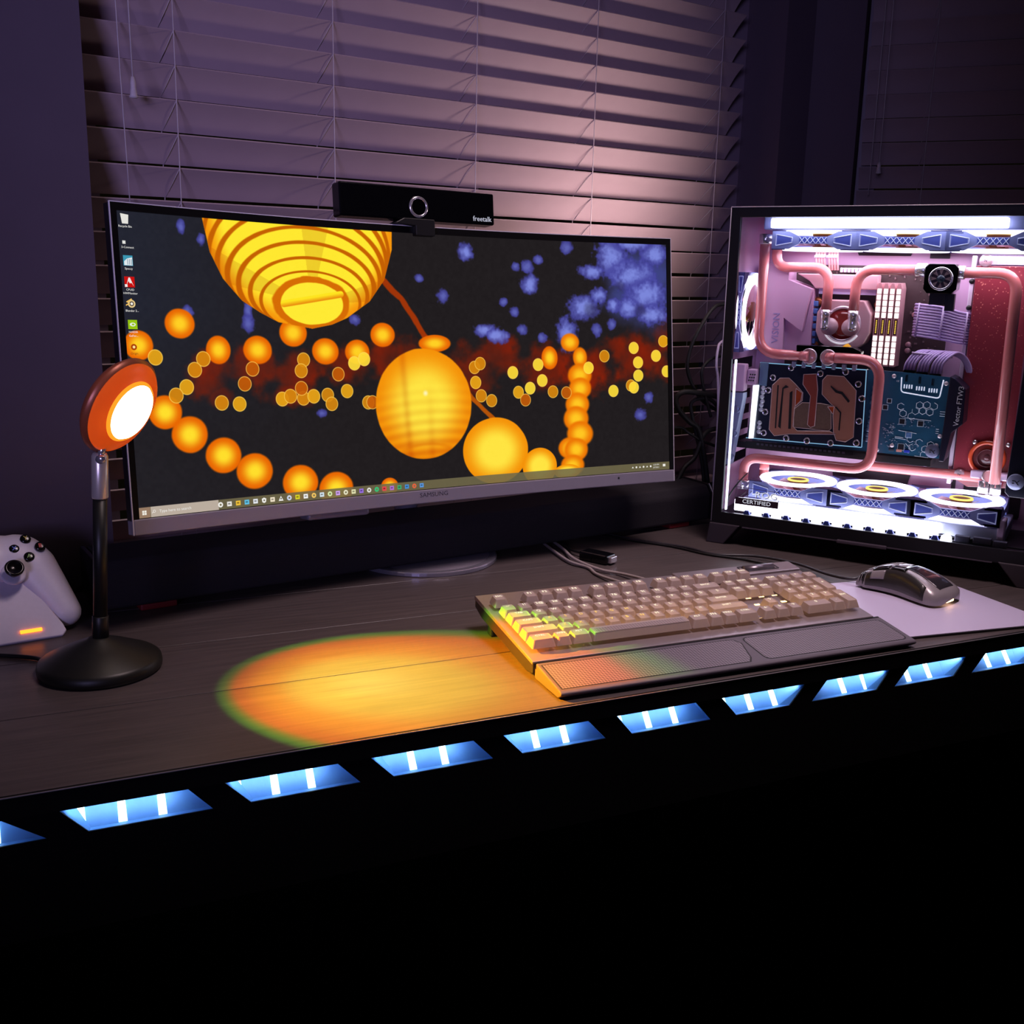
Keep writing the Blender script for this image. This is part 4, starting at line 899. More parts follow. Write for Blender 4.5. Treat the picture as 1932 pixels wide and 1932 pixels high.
q = MB(); q.prism([(62, 400), (70, 401), (93, 388), (85, 327), (59, 347)], 121, 122.5, 'y'); 
q.build('cover_vent', M_hole, mb_)
l = link('lettering', text_mesh('VISION', 15, .4), mat('cover_print', (150, 140, 190), .4, noise=.03), mb_); l.matrix_local = Matrix.Translation((.047, .1117, .318)) @ Matrix.Rotation(PI/2, 4, 'Y') @ Matrix.Rotation(PI, 4, 'Y') @ XZ @ Matrix.Rotation(0, 4, 'Z')
l.matrix_local = Matrix.Translation((.047, .1115, .33)) @ XZ @ Matrix.Rotation(PI/2, 4, 'Z')
q = MB(); q.prism([(70, 414), (192, 414), (192, 392), (100, 392), (90, 403)], 126, 150, 'y'); q.build('heat_sink', mat('sink_pink', (214, 172, 180), .4, noise=.04), mb_, bevel=1.5)
q = MB(); q.box(104, 132, 384, 190, 150, 392); q.build('sink_edge', mat('sink_blue', (186, 190, 230), .35, noise=.04), mb_)
for k in range(8):
    q = MB(); q.bbox(132+5.6*k, 138, 417, 136+5.6*k, 156, 424, .8); q.build('pin_block', M_white, mb_)
for k in range(7):
    q = MB(); q.bbox(96, 128, 296+11.5*k, 105, 150, 304+11.5*k, 1); q.build('coil', mat('coil_blue', (90, 130, 200), .35, .2, noise=.05), mb_)
# cpu water block
cpu = MB(); oc = [(-22, -38), (22, -38), (34, -30), (42, -14), (42, 14), (30, 34), (-30, 34), (-42, 14), (-42, -14), (-34, -30)]
CX, CZ = 149, 342
cpu.prism([(CX+a*.96, CZ+b) for a, b in oc], 112, 150, 'y'); cb_ = cpu.build('cpu_block', mat('block_pink', (220, 176, 184), .35, noise=.03, coat=.3), pc, bevel=2)
q = MB(); q.lathe([(0, 111), (23, 111), (23, 112), (0, 112)], 36, (CX, 0, CZ-2), 'y'); q.build('coolant_window', mat('coolant_red', (150, 40, 42), .15, noise=.15, scale=120, coat=.5), cb_)
q = MB(); q.lathe([(23, 110), (24, 109), (26.5, 109), (27.5, 111)], 48, (CX, 0, CZ-2), 'y'); q.build('clear_ring', mat('clear_ring', (235, 215, 225), .08, .3, noise=.02, coat=.5), cb_)
q = MB(); q.box(CX-7, 108.5, CZ-18, CX+7, 111, CZ+14); q.build('fin_plate', mat('copper_fin', (176, 70, 62), .3, .5, noise=.2, scale=500), cb_)
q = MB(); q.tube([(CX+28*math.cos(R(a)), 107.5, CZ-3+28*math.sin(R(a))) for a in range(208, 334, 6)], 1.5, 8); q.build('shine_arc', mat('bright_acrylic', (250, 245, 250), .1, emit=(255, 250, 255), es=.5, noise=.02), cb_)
for s in (-1, 1):
    q = MB(); q.lathe([(0, -8), (13, -8), (13, 0), (10, 0), (10, -2), (0, -2)], 28, (CX-2+s*16, 109, CZ-6), 'y'); q.build('port_disc', mat('block_pink', (220, 176, 184)), cb_)
    q = MB(); q.lathe([(0, -10), (7.2, -10), (7.2, 4), (7.9, 5), (7.9, 14), (0, 14)], 28, (CX-3.5+s*20.5, 100, CZ+5), 'z'); q.lathe([(0, 0), (7.2, 0), (6.4, -4), (4, -6.6), (0, -7.4)], 28, (CX-3.5+s*20.5, 100, CZ-5), 'z'); q.build('elbow_fitting', M_chrome, cb_)
for s, z in ((-1, 372), (1, 370), (-1, 304), (1, 302)):
    q = MB(); q.lathe([(0, 0), (7, 0), (7, -5), (3, -7), (0, -7)], 20, (CX+s*46, 140, z), 'y'); q.build('mount_screw', mat('brass', (150, 92, 60), .3, .7, noise=.1), cb_)
# memory
M_cell = glow('memory_light', (255, 248, 240), 1.6); M_gold = glow('memory_gold', (255, 214, 90), 1.1)
M_mem = mat('memory_white', (214, 160, 166), .35, noise=.03)
q = MB(); q.prism([(-4, 0), (4, 0), (4, 116), (2, 124), (-2, 124), (-4, 116)], 122, 158, 'y'); st = q.build('memory_stick', M_mem, pc, bevel=.6)
cell = MB().bbox(-3.1, 120.8, 0, 3.1, 122.4, 7.6, 1.0).mesh('light_cell'); cell.materials.append(M_cell)
for k in range(5): link('light_cell', cell, None, st).location = (0, 0, .0725+.0088*k)
for k in range(5): link('light_cell', cell, None, st).location = (0, 0, .003+.0088*k)
q = MB(); q.box(-2.2, 121.2, 47.5, 2.2, 122.2, 71); q.build('dark_inset', mat('inset_brown', (70, 30, 26), .5, noise=.1), st)
q = MB()
for k in range(8): q.box(-.7, 120.8, 49.6+2.5*k, .9, 121.4, 51.4+2.5*k)
q.build('gold_line', M_gold, st)
st.location = (.1965, 0, .279)
for k in range(1, 4): again(st, pc, (.1965+.0093*k, 0, .279))
# fans
M_ring = glow('fan_ring_light', (244, 240, 255), 2.6); M_blade = mat('fan_blade', (196, 150, 172), .4, noise=.05); M_hubring = glow('hub_ring', (255, 226, 120), 1.5)
fan_frame = MB()
side = [(0, 0), (0, 25), (24, 25), (40, 17.5), (80, 17.5), (96, 25), (120, 25), (120, 0), (96, 0), (80, 7.5), (40, 7.5), (24, 0)]
for k in range(4):
    fan_frame.M = Matrix.Translation((60, 60, 0)) @ Matrix.Rotation(PI/2*k, 4, 'Z') @ Matrix.Translation((-60, -60, 0))
    fan_frame.prism(side, 0, 5, 'y'); fan_frame.prism([(0, 0), (22, 0), (0, 22)], 0, 3, 'z'); fan_frame.prism([(0, 0), (22, 0), (0, 22)], 22, 25, 'z')
fr_me = fan_frame.mesh('frame'); fr_me.materials.append(M_blue)
lat = MB()
for k in range(5):
    x = 40+8*k; lat.tube([(x+.5, -.3, 8.2), (x+7.5, -.3, 16.8)], .55, 4, False); lat.tube([(x+.5, -.3, 16.8), (x+7.5, -.3, 8.2)], .55, 4, False)
for x0, x1 in ((6, 30), (114, 90)):
    P_ = [(x0, -.3, 4.5), (x0, -.3, 20.5), (x1, -.3, 16), (x1, -.3, 9), (x0, -.3, 4.5)]; lat.tube(P_, .7, 4, False)
lat_me = lat.mesh('lattice'); lat_me.materials.append(mat('lattice_white', (226, 232, 255), .35, emit=(200, 210, 255), es=.25))
ins_ = MB(); ins_.box(40, -.15, 8.2, 80, 0.2, 16.8); ins_.prism([(7.5, 6), (7.5, 19), (28, 15), (28, 10)], -.15, .2, 'y'); ins_.prism([(112.5, 6), (112.5, 19), (92, 15), (92, 10)], -.15, .2, 'y')
ins_me = ins_.mesh('side_inset'); ins_me.materials.append(mat('inset_navy', (84, 98, 190), .4, noise=.05))
ringm = MB()
for zz, ww in ((-1.5, 1), (22.5, 1)):
    ringm.lathe([(42, zz+1), (43, zz+3.2), (58, zz+4.2), (59.3, zz+2), (58, zz), (43, zz)], 40, (60, 60, 0), 'z')
ring_me = ringm.mesh('light_ring'); ring_me.materials.append(M_ring)
bl_ = MB(); bl_.sheet(lambda u_, v_: ((14+31*v_)*math.cos(.62*u_+.25*v_), (14+31*v_)*math.sin(.62*u_+.25*v_), 18-12*u_), 4, 4); bl_me = bl_.mesh('blade'); bl_me.materials.append(M_blade)
hb = MB(); hb.lathe([(0, 2), (15, 2), (15.5, 23), (12.5, 24.4), (0, 24.4)], 30, (60, 60, 0), 'z'); hb_me = hb.mesh('hub'); hb_me.materials.append(mat('hub_brown', (120, 60, 40), .4, noise=.05))
hr = MB(); hr.lathe([(12.4, 24.2), (13, 25.4), (16, 25.4), (16.6, 23)], 30, (60, 60, 0), 'z'); hr_me = hr.mesh('hub_ring'); hr_me.materials.append(M_hubring)
pads = MB()
for k in range(4):
    pads.M = Matrix.Translation((60, 60, 0)) @ Matrix.Rotation(PI/2*k, 4, 'Z') @ Matrix.Translation((-60, -60, 0)); pads.prism([(0, 0), (20, 0), (16, 8), (8, 16), (0, 20)], 25, 26.2, 'z'); pads.prism([(0, 0), (20, 0), (16, 8), (8, 16), (0, 20)], -1.2, 0, 'z')
pads_me = pads.mesh('corner_pad'); pads_me.materials.append(mat('pad_navy', (52, 48, 100), .6, noise=.1))
def fan(Mx):
    f = bpy.data.objects.new('cooling_fan', fr_me); C.objects.link(f); f.parent = pc; f.matrix_local = Mx
    for n_, me_ in (('lattice', lat_me), ('side_inset', ins_me), ('light_ring', ring_me), ('hub', hb_me), ('hub_ring', hr_me), ('corner_pad', pads_me)): link(n_, me_, None, f)
    for k in range(9):
        b_ = link('blade', bl_me, None, f); b_.matrix_local = Matrix.Translation((.06, .06, 0)) @ Matrix.Rotation(2*PI*k/9, 4, 'Z')
    return f
for k in range(3):
    fan(Matrix.Translation((.047+.12*k, .030, .0735))); fan(Matrix.Translation((.0545+.12*k, .030, .4485)))
fan(Matrix.Translation((.0135, .040, .294)) @ Matrix.Rotation(-PI/2, 4, 'Y') @ Matrix.Diagonal((1, 1, .4, 1)))
# radiators and light bars
q = MB(); q.bbox(40, 32, 476, 442, 150, 498, 2); rd = q.build('top_radiator', M_blue, pc)
M_bar = glow('light_bar', (244, 244, 255), 5.0)
q = MB(); q.bbox(56, 12, 477.5, 372, 30, 491, 1.5); q.build('light_bar', M_bar, rd)
q = MB(); q.bbox(38, 34, 50, 415, 150, 71, 2); rd2 = q.build('bottom_radiator', mat('radiator_silver', (190, 196, 226), .35, .2, noise=.04), pc)
q = MB(); q.bbox(30, 15, 52, 330, 33, 70, 1.5); q.build('light_bar', M_bar, rd2)
for k in range(10):
    x = 52+30.5*k
    q = MB(); q.lathe([(0, 10.5), (4, 10.2), (7, 8), (8, 0), (0, 0)], 14, (x+15, 13, 47), 'z'); q.build('led_bulb', glow('led_bulb', (240, 240, 255), 9.0), rd2)
    q = MB(); q.prism([(x-10, 46), (x+10, 46), (x+5, 50), (x+3, 55), (x-3, 55), (x-5, 50)], 9, 14.5, 'y'); q.build('led_holder', mat('holder_blue', (70, 82, 170), .4, noise=.05), rd2, bevel=.8)
q = MB(); q.bbox(17, 9, 52, 20, 14, 285, 1); q.build('edge_light', glow('edge_light', (232, 242, 255), 2.5), pc)
area('case_top_light', (.235, .1, .444), (.235, .1, 0), .36, .10, .62, (1, .86, .98), parent=pc).rotation_euler = (0, 0, 0)
area('case_bottom_light', (.235, .09, .104), (.235, .1, 1), .40, .10, .42, (.9, .88, 1), parent=pc).rotation_euler = (PI, 0, 0)
area('case_rear_light', (-.006, .095, .455), (-1, .06, .62), .06, .10, 1.05, (1.0, .78, .74), R(130), parent=pc)  # added light outside the panel, standing in for rear fan glow on the blinds
# graphics card with its water block
M_teal = mat('card_teal', (30, 90, 120), .4, noise=.2, scale=60, coat=.3)
q = MB(); q.prism([(30, 153), (314, 153), (321, 272), (244, 275.5), (36, 278)], 86, 89, 'y'); gp = q.build('graphics_card', M_teal, pc)
q = MB(); q.prism([(314, 274), (321, 271), (336.5, 257), (338, 207), (324, 193), (318, 150), (311, 150)], 80, 128, 'y'); q.build('end_bracket', mat('bracket_navy', (18, 16, 40), .4, noise=.1), gp, bevel=1)
l = link('lettering', text_mesh('Vector FTW3', 10.2, .1), mat('white_print', (225, 225, 228)), gp); l.matrix_local = Matrix.Translation((.3302, .0795, .2325)) @ XZ @ Matrix.Rotation(R(88), 4, 'Z')
q = MB(); q.box(6, 84, 140, 300, 132, 150); q.box(22, 78, 146, 190, 88, 152); q.build('card_edge', M_black, gp)
q = MB()
for k in range(20): q.box(40+7*k, 77.5, 147.5, 44+7*k, 78.2, 150.5)
q.build('slot_pins', mat('slot_grey', (90, 84, 100), .4, noise=.1), gp)
M_acr = mat('smoked_acrylic', (44, 48, 66), .12, noise=.06, coat=.6)
q = MB(); q.prism([(24, 158), (203, 160.5), (199, 277), (37, 278)], 72, 86, 'y'); wb = q.build('water_block', M_acr, gp, bevel=1.2)
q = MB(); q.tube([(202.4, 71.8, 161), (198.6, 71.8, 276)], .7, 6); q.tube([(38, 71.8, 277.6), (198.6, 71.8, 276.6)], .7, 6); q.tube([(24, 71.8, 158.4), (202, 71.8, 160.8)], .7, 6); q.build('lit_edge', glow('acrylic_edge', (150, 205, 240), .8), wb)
M_cop = mat('copper_channel', (196, 134, 112), .3, .3, noise=.12, scale=60); M_cop2 = mat('copper_bright', (214, 92, 52), .25, .4, noise=.1)
def chan(pts, name='copper_channel', m=M_cop, d=1.2):
    mb = MB(); mb.prism(pts, 72-d, 72.2, 'y'); o = mb.build(name, m, wb); e_ = MB(); pp_ = pts+[pts[0]]
    e_.tube([(p[0], 72-d, p[1]) for p in pp_], .6, 5, False); e_.build('channel_edge', mat('channel_rim', (226, 196, 190), .3, .3, noise=.03), wb); return o
chan([(60, 244), (71, 256), (85, 257), (96, 248), (108, 236), (108, 224), (97, 213), (97, 183), (104, 177), (153, 181), (163, 177), (92, 171), (84, 169), (69, 166), (60, 175)])
chan([(107, 264), (126, 266), (129, 249), (130, 243), (130, 187), (124, 184), (119, 188), (120, 232), (107, 249)], m=mat('copper_red', (170, 82, 70), .3, .3, noise=.1), d=1.6)
chan([(136, 257), (142, 265), (167, 265), (174, 258), (187, 245), (189, 175), (178, 167), (164, 168), (159, 180), (156, 205), (157, 218), (150, 224), (137, 236)])
chan([(96, 210), (108, 221), (136, 222), (152, 220), (155, 185), (151, 181), (98, 182)], m=mat('fin_copper', (136, 108, 94), .3, .3, noise=.25, scale=400), d=.6)
chan([(97, 242), (107, 236), (106, 224), (98, 215)], 'copper_tab', M_cop2, 1.6); chan([(147, 218), (157, 219), (156, 207)], 'copper_tab', M_cop2, 1.6)
for pts in ([(86, 243), (78, 240), (78, 178), (74, 181), (76, 241), (81, 246)], [(149, 250), (160, 243), (167, 242), (179, 229), (177, 226), (166, 238), (157, 240), (149, 248)], [(160, 219), (168, 211), (168, 183), (166, 184), (166, 210), (158, 218)], [(70, 245), (71, 178), (69, 178), (68, 245)], [(92, 238), (94, 179), (90, 179), (88, 235)]):
    mb = MB(); mb.prism(pts, 70.2, 71.2, 'y'); mb.build('dark_groove', M_black, wb)
for X_, Z_ in [(60, 256), (87, 273), (132, 267), (169, 272), (189, 255), (196, 234), (195, 200), (194, 167), (156, 163), (120, 163), (88, 164), (52, 169), (52, 202), (54, 236)]:
    q = MB(); q.lathe([(0, -1), (2.6, -1), (4.0, -2.4), (4.8, -2.2), (5.0, 0)], 20, (X_, 72, Z_), 'y'); q.build('ring_screw', M_chrome, wb)
    q = MB(); q.lathe([(0, -1.6), (2.5, -1.6), (2.5, -.8)], 14, (X_, 72, Z_), 'y'); q.build('screw_socket', M_black, wb)
q = MB(); q.prism([(30, 242), (39, 243), (36, 159), (29, 158)], 69, 72, 'y'); q.build('glow_strip', glow('card_glow', (240, 246, 255), 2.2), wb)
q = MB(); q.prism([(39, 278), (52, 278), (51, 242), (39, 243)], 69.5, 72, 'y'); q.build('grey_tab', mat('tab_blue', (120, 150, 180), .3, .2, noise=.05), wb)
for x, z in [(46, 239), (46, 232), (45, 225), (46, 218), (45, 212), (45, 205), (44, 184), (44, 177), (44, 170)]:
    q = MB(); q.lathe([(0, -3), (3.2, -3), (3.6, 0)], 12, (x, 72, z), 'y'); q.build('capacitor', mat('capacitor_white', (226, 232, 240), .3, .3, noise=.03), wb)
q = MB()
for x, z in [(206, 250), (206, 242), (206, 235), (205, 228), (205, 214), (205, 207), (204, 199), (204, 192), (203, 186), (203, 178), (203, 171)]: q.lathe([(0, -2.4), (2.3, -2.4), (3.2, -1.2), (3.4, 0)], 12, (x+3, 86, z), 'y')
q.build('solder_ring', mat('solder', (150, 170, 196), .25, .6, noise=.05), gp)
# silk-screen on the bare end of the card
pr_m = mat('silk_print', (214, 226, 236), .5, emit=(190, 215, 235), es=.12)  # print glows faintly in place of the light falling on it
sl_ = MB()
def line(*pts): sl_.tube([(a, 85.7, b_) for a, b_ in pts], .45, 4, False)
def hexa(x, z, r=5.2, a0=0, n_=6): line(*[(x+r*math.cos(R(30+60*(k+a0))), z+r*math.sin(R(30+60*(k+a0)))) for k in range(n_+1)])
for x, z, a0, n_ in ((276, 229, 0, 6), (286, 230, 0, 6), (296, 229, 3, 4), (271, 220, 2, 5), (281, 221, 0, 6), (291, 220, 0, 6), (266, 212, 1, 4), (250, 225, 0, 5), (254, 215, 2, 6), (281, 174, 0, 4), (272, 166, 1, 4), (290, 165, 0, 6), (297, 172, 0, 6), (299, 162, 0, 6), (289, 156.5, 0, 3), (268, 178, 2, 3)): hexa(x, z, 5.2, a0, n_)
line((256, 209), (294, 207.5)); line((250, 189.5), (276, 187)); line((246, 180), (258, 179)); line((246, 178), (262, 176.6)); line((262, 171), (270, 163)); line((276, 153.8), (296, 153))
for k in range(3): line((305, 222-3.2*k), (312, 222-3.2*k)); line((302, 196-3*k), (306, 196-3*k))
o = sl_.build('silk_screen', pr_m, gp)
q = MB(); q.tube(bend([(247, 85.2, 268), (248, 85.2, 246.5), (302, 85.2, 241), (305, 85.2, 268)], 5), .9, 6); o = q.build('socket_outline', mat('print_bright', (235, 240, 245), .4, emit=(230, 240, 255), es=.6), gp)
q = MB()
for g in range(3):
    for k in range(4): q.bbox(251+17.5*g+3.5*k, 84.8, 252-1.6*g, 252.8+17.5*g+3.5*k, 86, 258-1.6*g, .5)
q.build('solder_pins', mat('print_bright', (235, 240, 245)), gp)
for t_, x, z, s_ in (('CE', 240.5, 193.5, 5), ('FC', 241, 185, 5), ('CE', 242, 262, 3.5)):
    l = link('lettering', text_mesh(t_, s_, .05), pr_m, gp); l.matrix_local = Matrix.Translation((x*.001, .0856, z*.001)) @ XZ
for x, z, a, m_ in ((254, 203, 7, M_dark), (280, 202, 7, M_dark), (265, 187-3, 7, mat('chip_blue', (100, 140, 190), .4, noise=.1)), (256, 165, 8, M_dark), (228, 222, 6, M_dark), (233, 232, 5, M_dark)):
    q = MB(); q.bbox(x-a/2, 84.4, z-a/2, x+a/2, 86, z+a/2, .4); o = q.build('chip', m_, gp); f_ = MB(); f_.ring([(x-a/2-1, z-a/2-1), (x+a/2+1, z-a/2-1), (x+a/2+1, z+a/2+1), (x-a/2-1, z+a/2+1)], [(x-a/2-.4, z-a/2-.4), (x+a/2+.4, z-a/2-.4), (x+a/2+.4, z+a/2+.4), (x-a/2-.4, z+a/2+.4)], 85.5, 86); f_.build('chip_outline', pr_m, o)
q = MB()
for i in range(90):
    x, z = random.choice(((random.uniform(226, 244), random.uniform(158, 200)), (random.uniform(240, 285), random.uniform(156, 176)), (random.uniform(246, 300), random.uniform(196, 206)))); q.box(x, 85, z, x+random.uniform(.8, 2.2), 86, z+random.uniform(.6, 1.6))
o = q.build('tiny_parts', mat('tiny_part', (150, 165, 185), .4, noise=.3, scale=400), gp); o['kind'] = 'stuff'
for x, c_ in ((239, (46, 60, 76)), (250, (214, 150, 136)), (261, (44, 70, 200))):
    q = MB(); q.bbox(x, 84, 157.5, x+8, 86, 161.5, .6); q.build('switch_block', mat('switch_%d' % x, c_, .4, noise=.05), gp)
q = MB(); q.lathe([(0, -3), (9.4, -3), (10, -2.4), (10, 0)], 30, (300.5, 86, 163.5), 'y'); bdg = q.build('round_badge', mat('badge_grey', (120, 124, 150), .35, .4, noise=.04), gp)
def brand(parent, x, y, z, s, m_):
    mb = MB()
    for P_ in ([(-4, 2), (-.6, 2), (1.2, 0), (4, 3), (4, 1.6), (1.8, -.6), (4, -3.4), (2.6, -3.4), (.6, -1), (-.8, .8), (-4, .8)], [(-4, -1), (-1.6, -1), (-1.6, -2.2), (-4, -2.2)]):
        mb.prism([(x+a*s, z+b_*s) for a, b_ in P_], y-.3, y, 'y')
    return mb.build('emblem', m_, parent)
brand(bdg, 300.5, 82.95, 163.5, 1.0, M_black)
for x, z in ((218, 268.5), (236, 269), (309, 263), (308.5, 186), (305, 172), (222, 157), (243, 166)):
    q = MB(); q.lathe([(0, -1.2), (3, -1.2), (3.2, 0)], 16, (x, 86, z), 'y'); q.build('hole_ring', mat('pad_pale', (232, 222, 226), .3, .3, noise=.03), gp)
# terminal with two ringed ports
q = MB(); q.prism([(93, 308), (176, 309), (190, 303), (186, 284), (95, 283)], 66, 86, 'y'); tm = q.build('terminal_block', M_gloss, gp, bevel=1.5)
q = MB(); q.prism([(161, 309), (171, 309), (166, 313)], 70, 84, 'y'); q.build('orange_light', glow('orange_spark', (255, 176, 60), .9), gp)
for x in (114, 142.5):
    q = MB(); q.lathe([(0, -1), (9, -1), (10, -2.6), (11.6, -2.6), (12.2, 0)], 32, (x, 66, 292), 'y'); q.build('port_ring', mat('port_ring', (226, 210, 214), .15, .6, noise=.03), gp)
for k in range(7):
    q = MB(); q.bbox(88+15*k, 68, 274, 94+15*k, 76, 283, 1); q.build('acrylic_stud', mat('clear_stud', (190, 200, 225), .1, .3, noise=.03), wb)
# coolant tubes
def pinkt():
    m = bpy.data.materials.new('pink_coolant'); m.use_nodes = True; nt = m.node_tree; B = nt.nodes['Principled BSDF']
    n = nt.nodes.new('ShaderNodeTexNoise'); n.inputs['Scale'].default_value = 20; tc = nt.nodes.new('ShaderNodeTexCoord'); r_ = nt.nodes.new('ShaderNodeMix'); r_.data_type = 'RGBA'
    r_.inputs[6].default_value = (*lin((222, 120, 114)), 1); r_.inputs[7].default_value = (*lin((228, 142, 144)), 1)
    nt.links.new(tc.outputs['Object'], n.inputs['Vector']); nt.links.new(n.outputs['Fac'], r_.inputs[0]); nt.links.new(r_.outputs[2], B.inputs['Base Color'])
    B.inputs['Roughness'].default_value = .22; B.inputs['Coat Weight'].default_value = .5; B.inputs['Subsurface Weight'].default_value = .25; B.inputs['Subsurface Radius'].default_value = (.008, .004, .003); B.inputs['Subsurface Scale'].default_value = 1.0
    return m
M_pipe = pinkt()
def pipe(pts, r=26, rad=7.6, ends=(1, 1)):
    P_ = bend(pts, r, 7); q = MB(); q.tube(P_, rad, 16); o = q.build('coolant_tube', M_pipe, pc)
    for k, i in ((0, 0), (1, -1)):
        if ends[k]:
            a = P_[i]; d_ = ((P_[1]-P_[0]) if i == 0 else (P_[-2]-P_[-1])).normalized()
            f_ = MB(); f_.tube([a-d_*5, a-d_*4, a+d_*9, a+d_*10], [8.5, 9.6, 9.6, 8.6], 20); f_.build('fitting', M_chrome, o)
    return o
pipe([(33, 70, 466), (33, 70, 292), (102, 70, 292)], 34, ends=(1, 0)); 
pipe([(154, 58, 292.5), (219, 66, 292), (219, 66, 128.5), (26, 66, 128.5), (26, 66, 82)], 30, ends=(0, 1))
pipe([(114, 64, 292), (102, 68, 292)], 2, ends=(0, 0)); pipe([(142.5, 64, 292), (156, 58, 292.5)], 2, ends=(0, 0))
pipe([(40, 110, 462), (41, 110, 423), (125, 104, 423), (125, 100, 358)], 26, ends=(0, 0))
pipe([(166, 100, 358), (166, 101, 422), (262, 84, 422)], 30, ends=(0, 1))
pipe([(308, 84, 419.5), (386, 80, 419.5), (389, 80, 126)], 28, ends=(1, 0))
pipe([(200, 132, 124), (375, 132, 124), (377, 120, 128)], 6, ends=(0, 1))
pipe([(46, 110, 128), (46, 110, 84)], 6, ends=(0, 1))
# flow meter
q = MB(); q.prism([(272, 431), (306, 431), (312, 425), (311, 396), (304, 390), (272, 390), (267, 396), (267, 426)], 62, 96, 'y'); fm = q.build('flow_meter', M_gloss, pc, bevel=1)
q = MB(); q.lathe([(13.2, 61), (14, 59.6), (16, 59.6), (16.6, 62)], 36, (289.5, 0, 410.5), 'y'); q.build('lens_rim', M_chrome, fm)
q = MB(); q.lathe([(0, 61.4), (14, 61.4)], 32, (289.5, 0, 410.5), 'y', False); q.build('dial', mat('dial_grey', (110, 96, 110), .2, .5, noise=.3, scale=90), fm)
for k in range(8):
    a = 2*PI*k/8; q = MB(); q.prism([(289.5+5*math.cos(a), 410.5+5*math.sin(a)), (289.5+13*math.cos(a-.22), 410.5+13*math.sin(a-.22)), (289.5+13*math.cos(a+.22), 410.5+13*math.sin(a+.22))], 60.4, 61.3, 'y'); q.build('impeller_vane', mat('vane', (176, 150, 150), .2, .4, noise=.1), fm)
q = MB(); q.lathe([(0, 59.8), (5.4, 60.2), (5.4, 61.4)], 20, (289.5, 0, 410.5), 'y'); q.build('dial_hub', mat('dial_hub', (56, 70, 84), .2, noise=.1), fm)
q = MB(); q.box(275, 74, 374, 296, 92, 390); q.box(296, 78, 366, 308, 90, 390); q.build('sensor_block', M_dark, fm)
# sleeved cable bundles
M_slv = mat('cable_sleeve', (186, 164, 216), .6, noise=.06, scale=500, bump=.1)
def bundle(paths, rad, combs, name):
    b0 = None
    for P_ in paths:
        q = MB(); q.tube(P_, rad, 8); o = q.build('sleeved_cable', M_slv, pc)
    for c_ in combs: 
        q = MB(); q.tube(c_, rad*.8, 6); q.build('cable_comb', mat('comb_pale', (204, 188, 226), .4, noise=.03), pc)
main = []
for k in range(12):
    z0 = 372.5-4.1*k; z1 = 362-3.9*k-2
    main.append(spline([(247, 140, z0), (262, 126, z0-.4), (290, 120, z0-3.2), (312, 128, z1+3), (331, 150, z1)], 5))
bundle(main, 1.9, [[(254, 130, 375), (252, 130, 325)], [(290, 117.5, 371), (288, 117.5, 323)], [(321, 134, 364), (319, 134, 318)]], 'x')
gpp = []
for g in range(3):
    for k in range(4):
        x = 250+18.6*g+4.1*k; t_ = (g*4+k)/11
        gpp.append(spline([(x-2, 96, 277-1.6*g), (x+1, 92, 290), (x+10, 98, 303-t_), (x+24-6*t_, 112, 307-t_), (316+12*t_*1, 126, 300-3*t_), (330+6*t_, 134, 276), (334+5*t_, 138, 235)], 5))
bundle(gpp, 1.9, [[(256, 94.5, 304), (312, 100, 300)]], 'x')
for g in range(3):
    q = MB(); q.bbox(247.5+18.4*g, 88, 268-1.6*g, 263.5+18.4*g, 104, 279-1.6*g, 1.2); pl_ = q.build('power_plug', M_gloss, pc); q = MB(); q.box(252+18.4*g, 86, 262-1.6*g, 256+18.4*g, 89, 272-1.6*g); q.build('plug_latch', M_black, pl_)
for k in range(8):
    x = 94+4.1*k+(3 if k > 3 else 0); q = MB(); q.tube([(x, 140, 452), (x+1, 136, 440), (x+3, 138, 420)], 1.7, 8); q.build('sleeved_cable', mat('eps_sleeve', (236, 178, 178), .55, noise=.05), pc)
q = MB(); q.bbox(92, 133, 438, 109, 139, 442, 1); q.bbox(110, 133, 438, 128, 139, 442, 1); q.build('cable_comb', mat('comb_pale', (204, 188, 226)), pc)
# reservoir plate with pump
def redacr():
    m = bpy.data.materials.new('red_reservoir'); m.use_nodes = True; nt = m.node_tree; B = nt.nodes['Principled BSDF']; L = nt.links.new
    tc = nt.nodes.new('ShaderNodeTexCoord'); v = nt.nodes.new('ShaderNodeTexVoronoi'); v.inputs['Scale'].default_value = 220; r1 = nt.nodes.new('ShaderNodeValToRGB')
    r1.color_ramp.elements[0].position = .0; r1.color_ramp.elements[0].color = (.95, .34, .26, 1); r1.color_ramp.elements[1].position = .3; r1.color_ramp.elements[1].color = (*lin((132, 50, 62)), 1)  # pale dots put the sparkle of the bubbles into the colour
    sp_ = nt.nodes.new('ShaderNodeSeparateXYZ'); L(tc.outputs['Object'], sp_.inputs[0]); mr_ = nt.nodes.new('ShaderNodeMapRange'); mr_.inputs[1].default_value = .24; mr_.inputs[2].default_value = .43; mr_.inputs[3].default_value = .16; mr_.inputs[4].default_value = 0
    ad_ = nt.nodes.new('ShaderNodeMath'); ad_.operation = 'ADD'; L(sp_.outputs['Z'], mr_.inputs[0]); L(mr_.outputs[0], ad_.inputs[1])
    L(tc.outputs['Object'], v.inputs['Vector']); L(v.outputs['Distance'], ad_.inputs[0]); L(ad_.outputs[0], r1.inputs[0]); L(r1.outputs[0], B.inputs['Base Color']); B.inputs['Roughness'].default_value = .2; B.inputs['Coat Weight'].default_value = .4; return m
q = MB(); q.prism([(326, 430), (402, 430), (404, 112), (348, 108), (326, 120)], 132, 146, 'y'); rs = q.build('reservoir_plate', redacr(), pc, bevel=1)
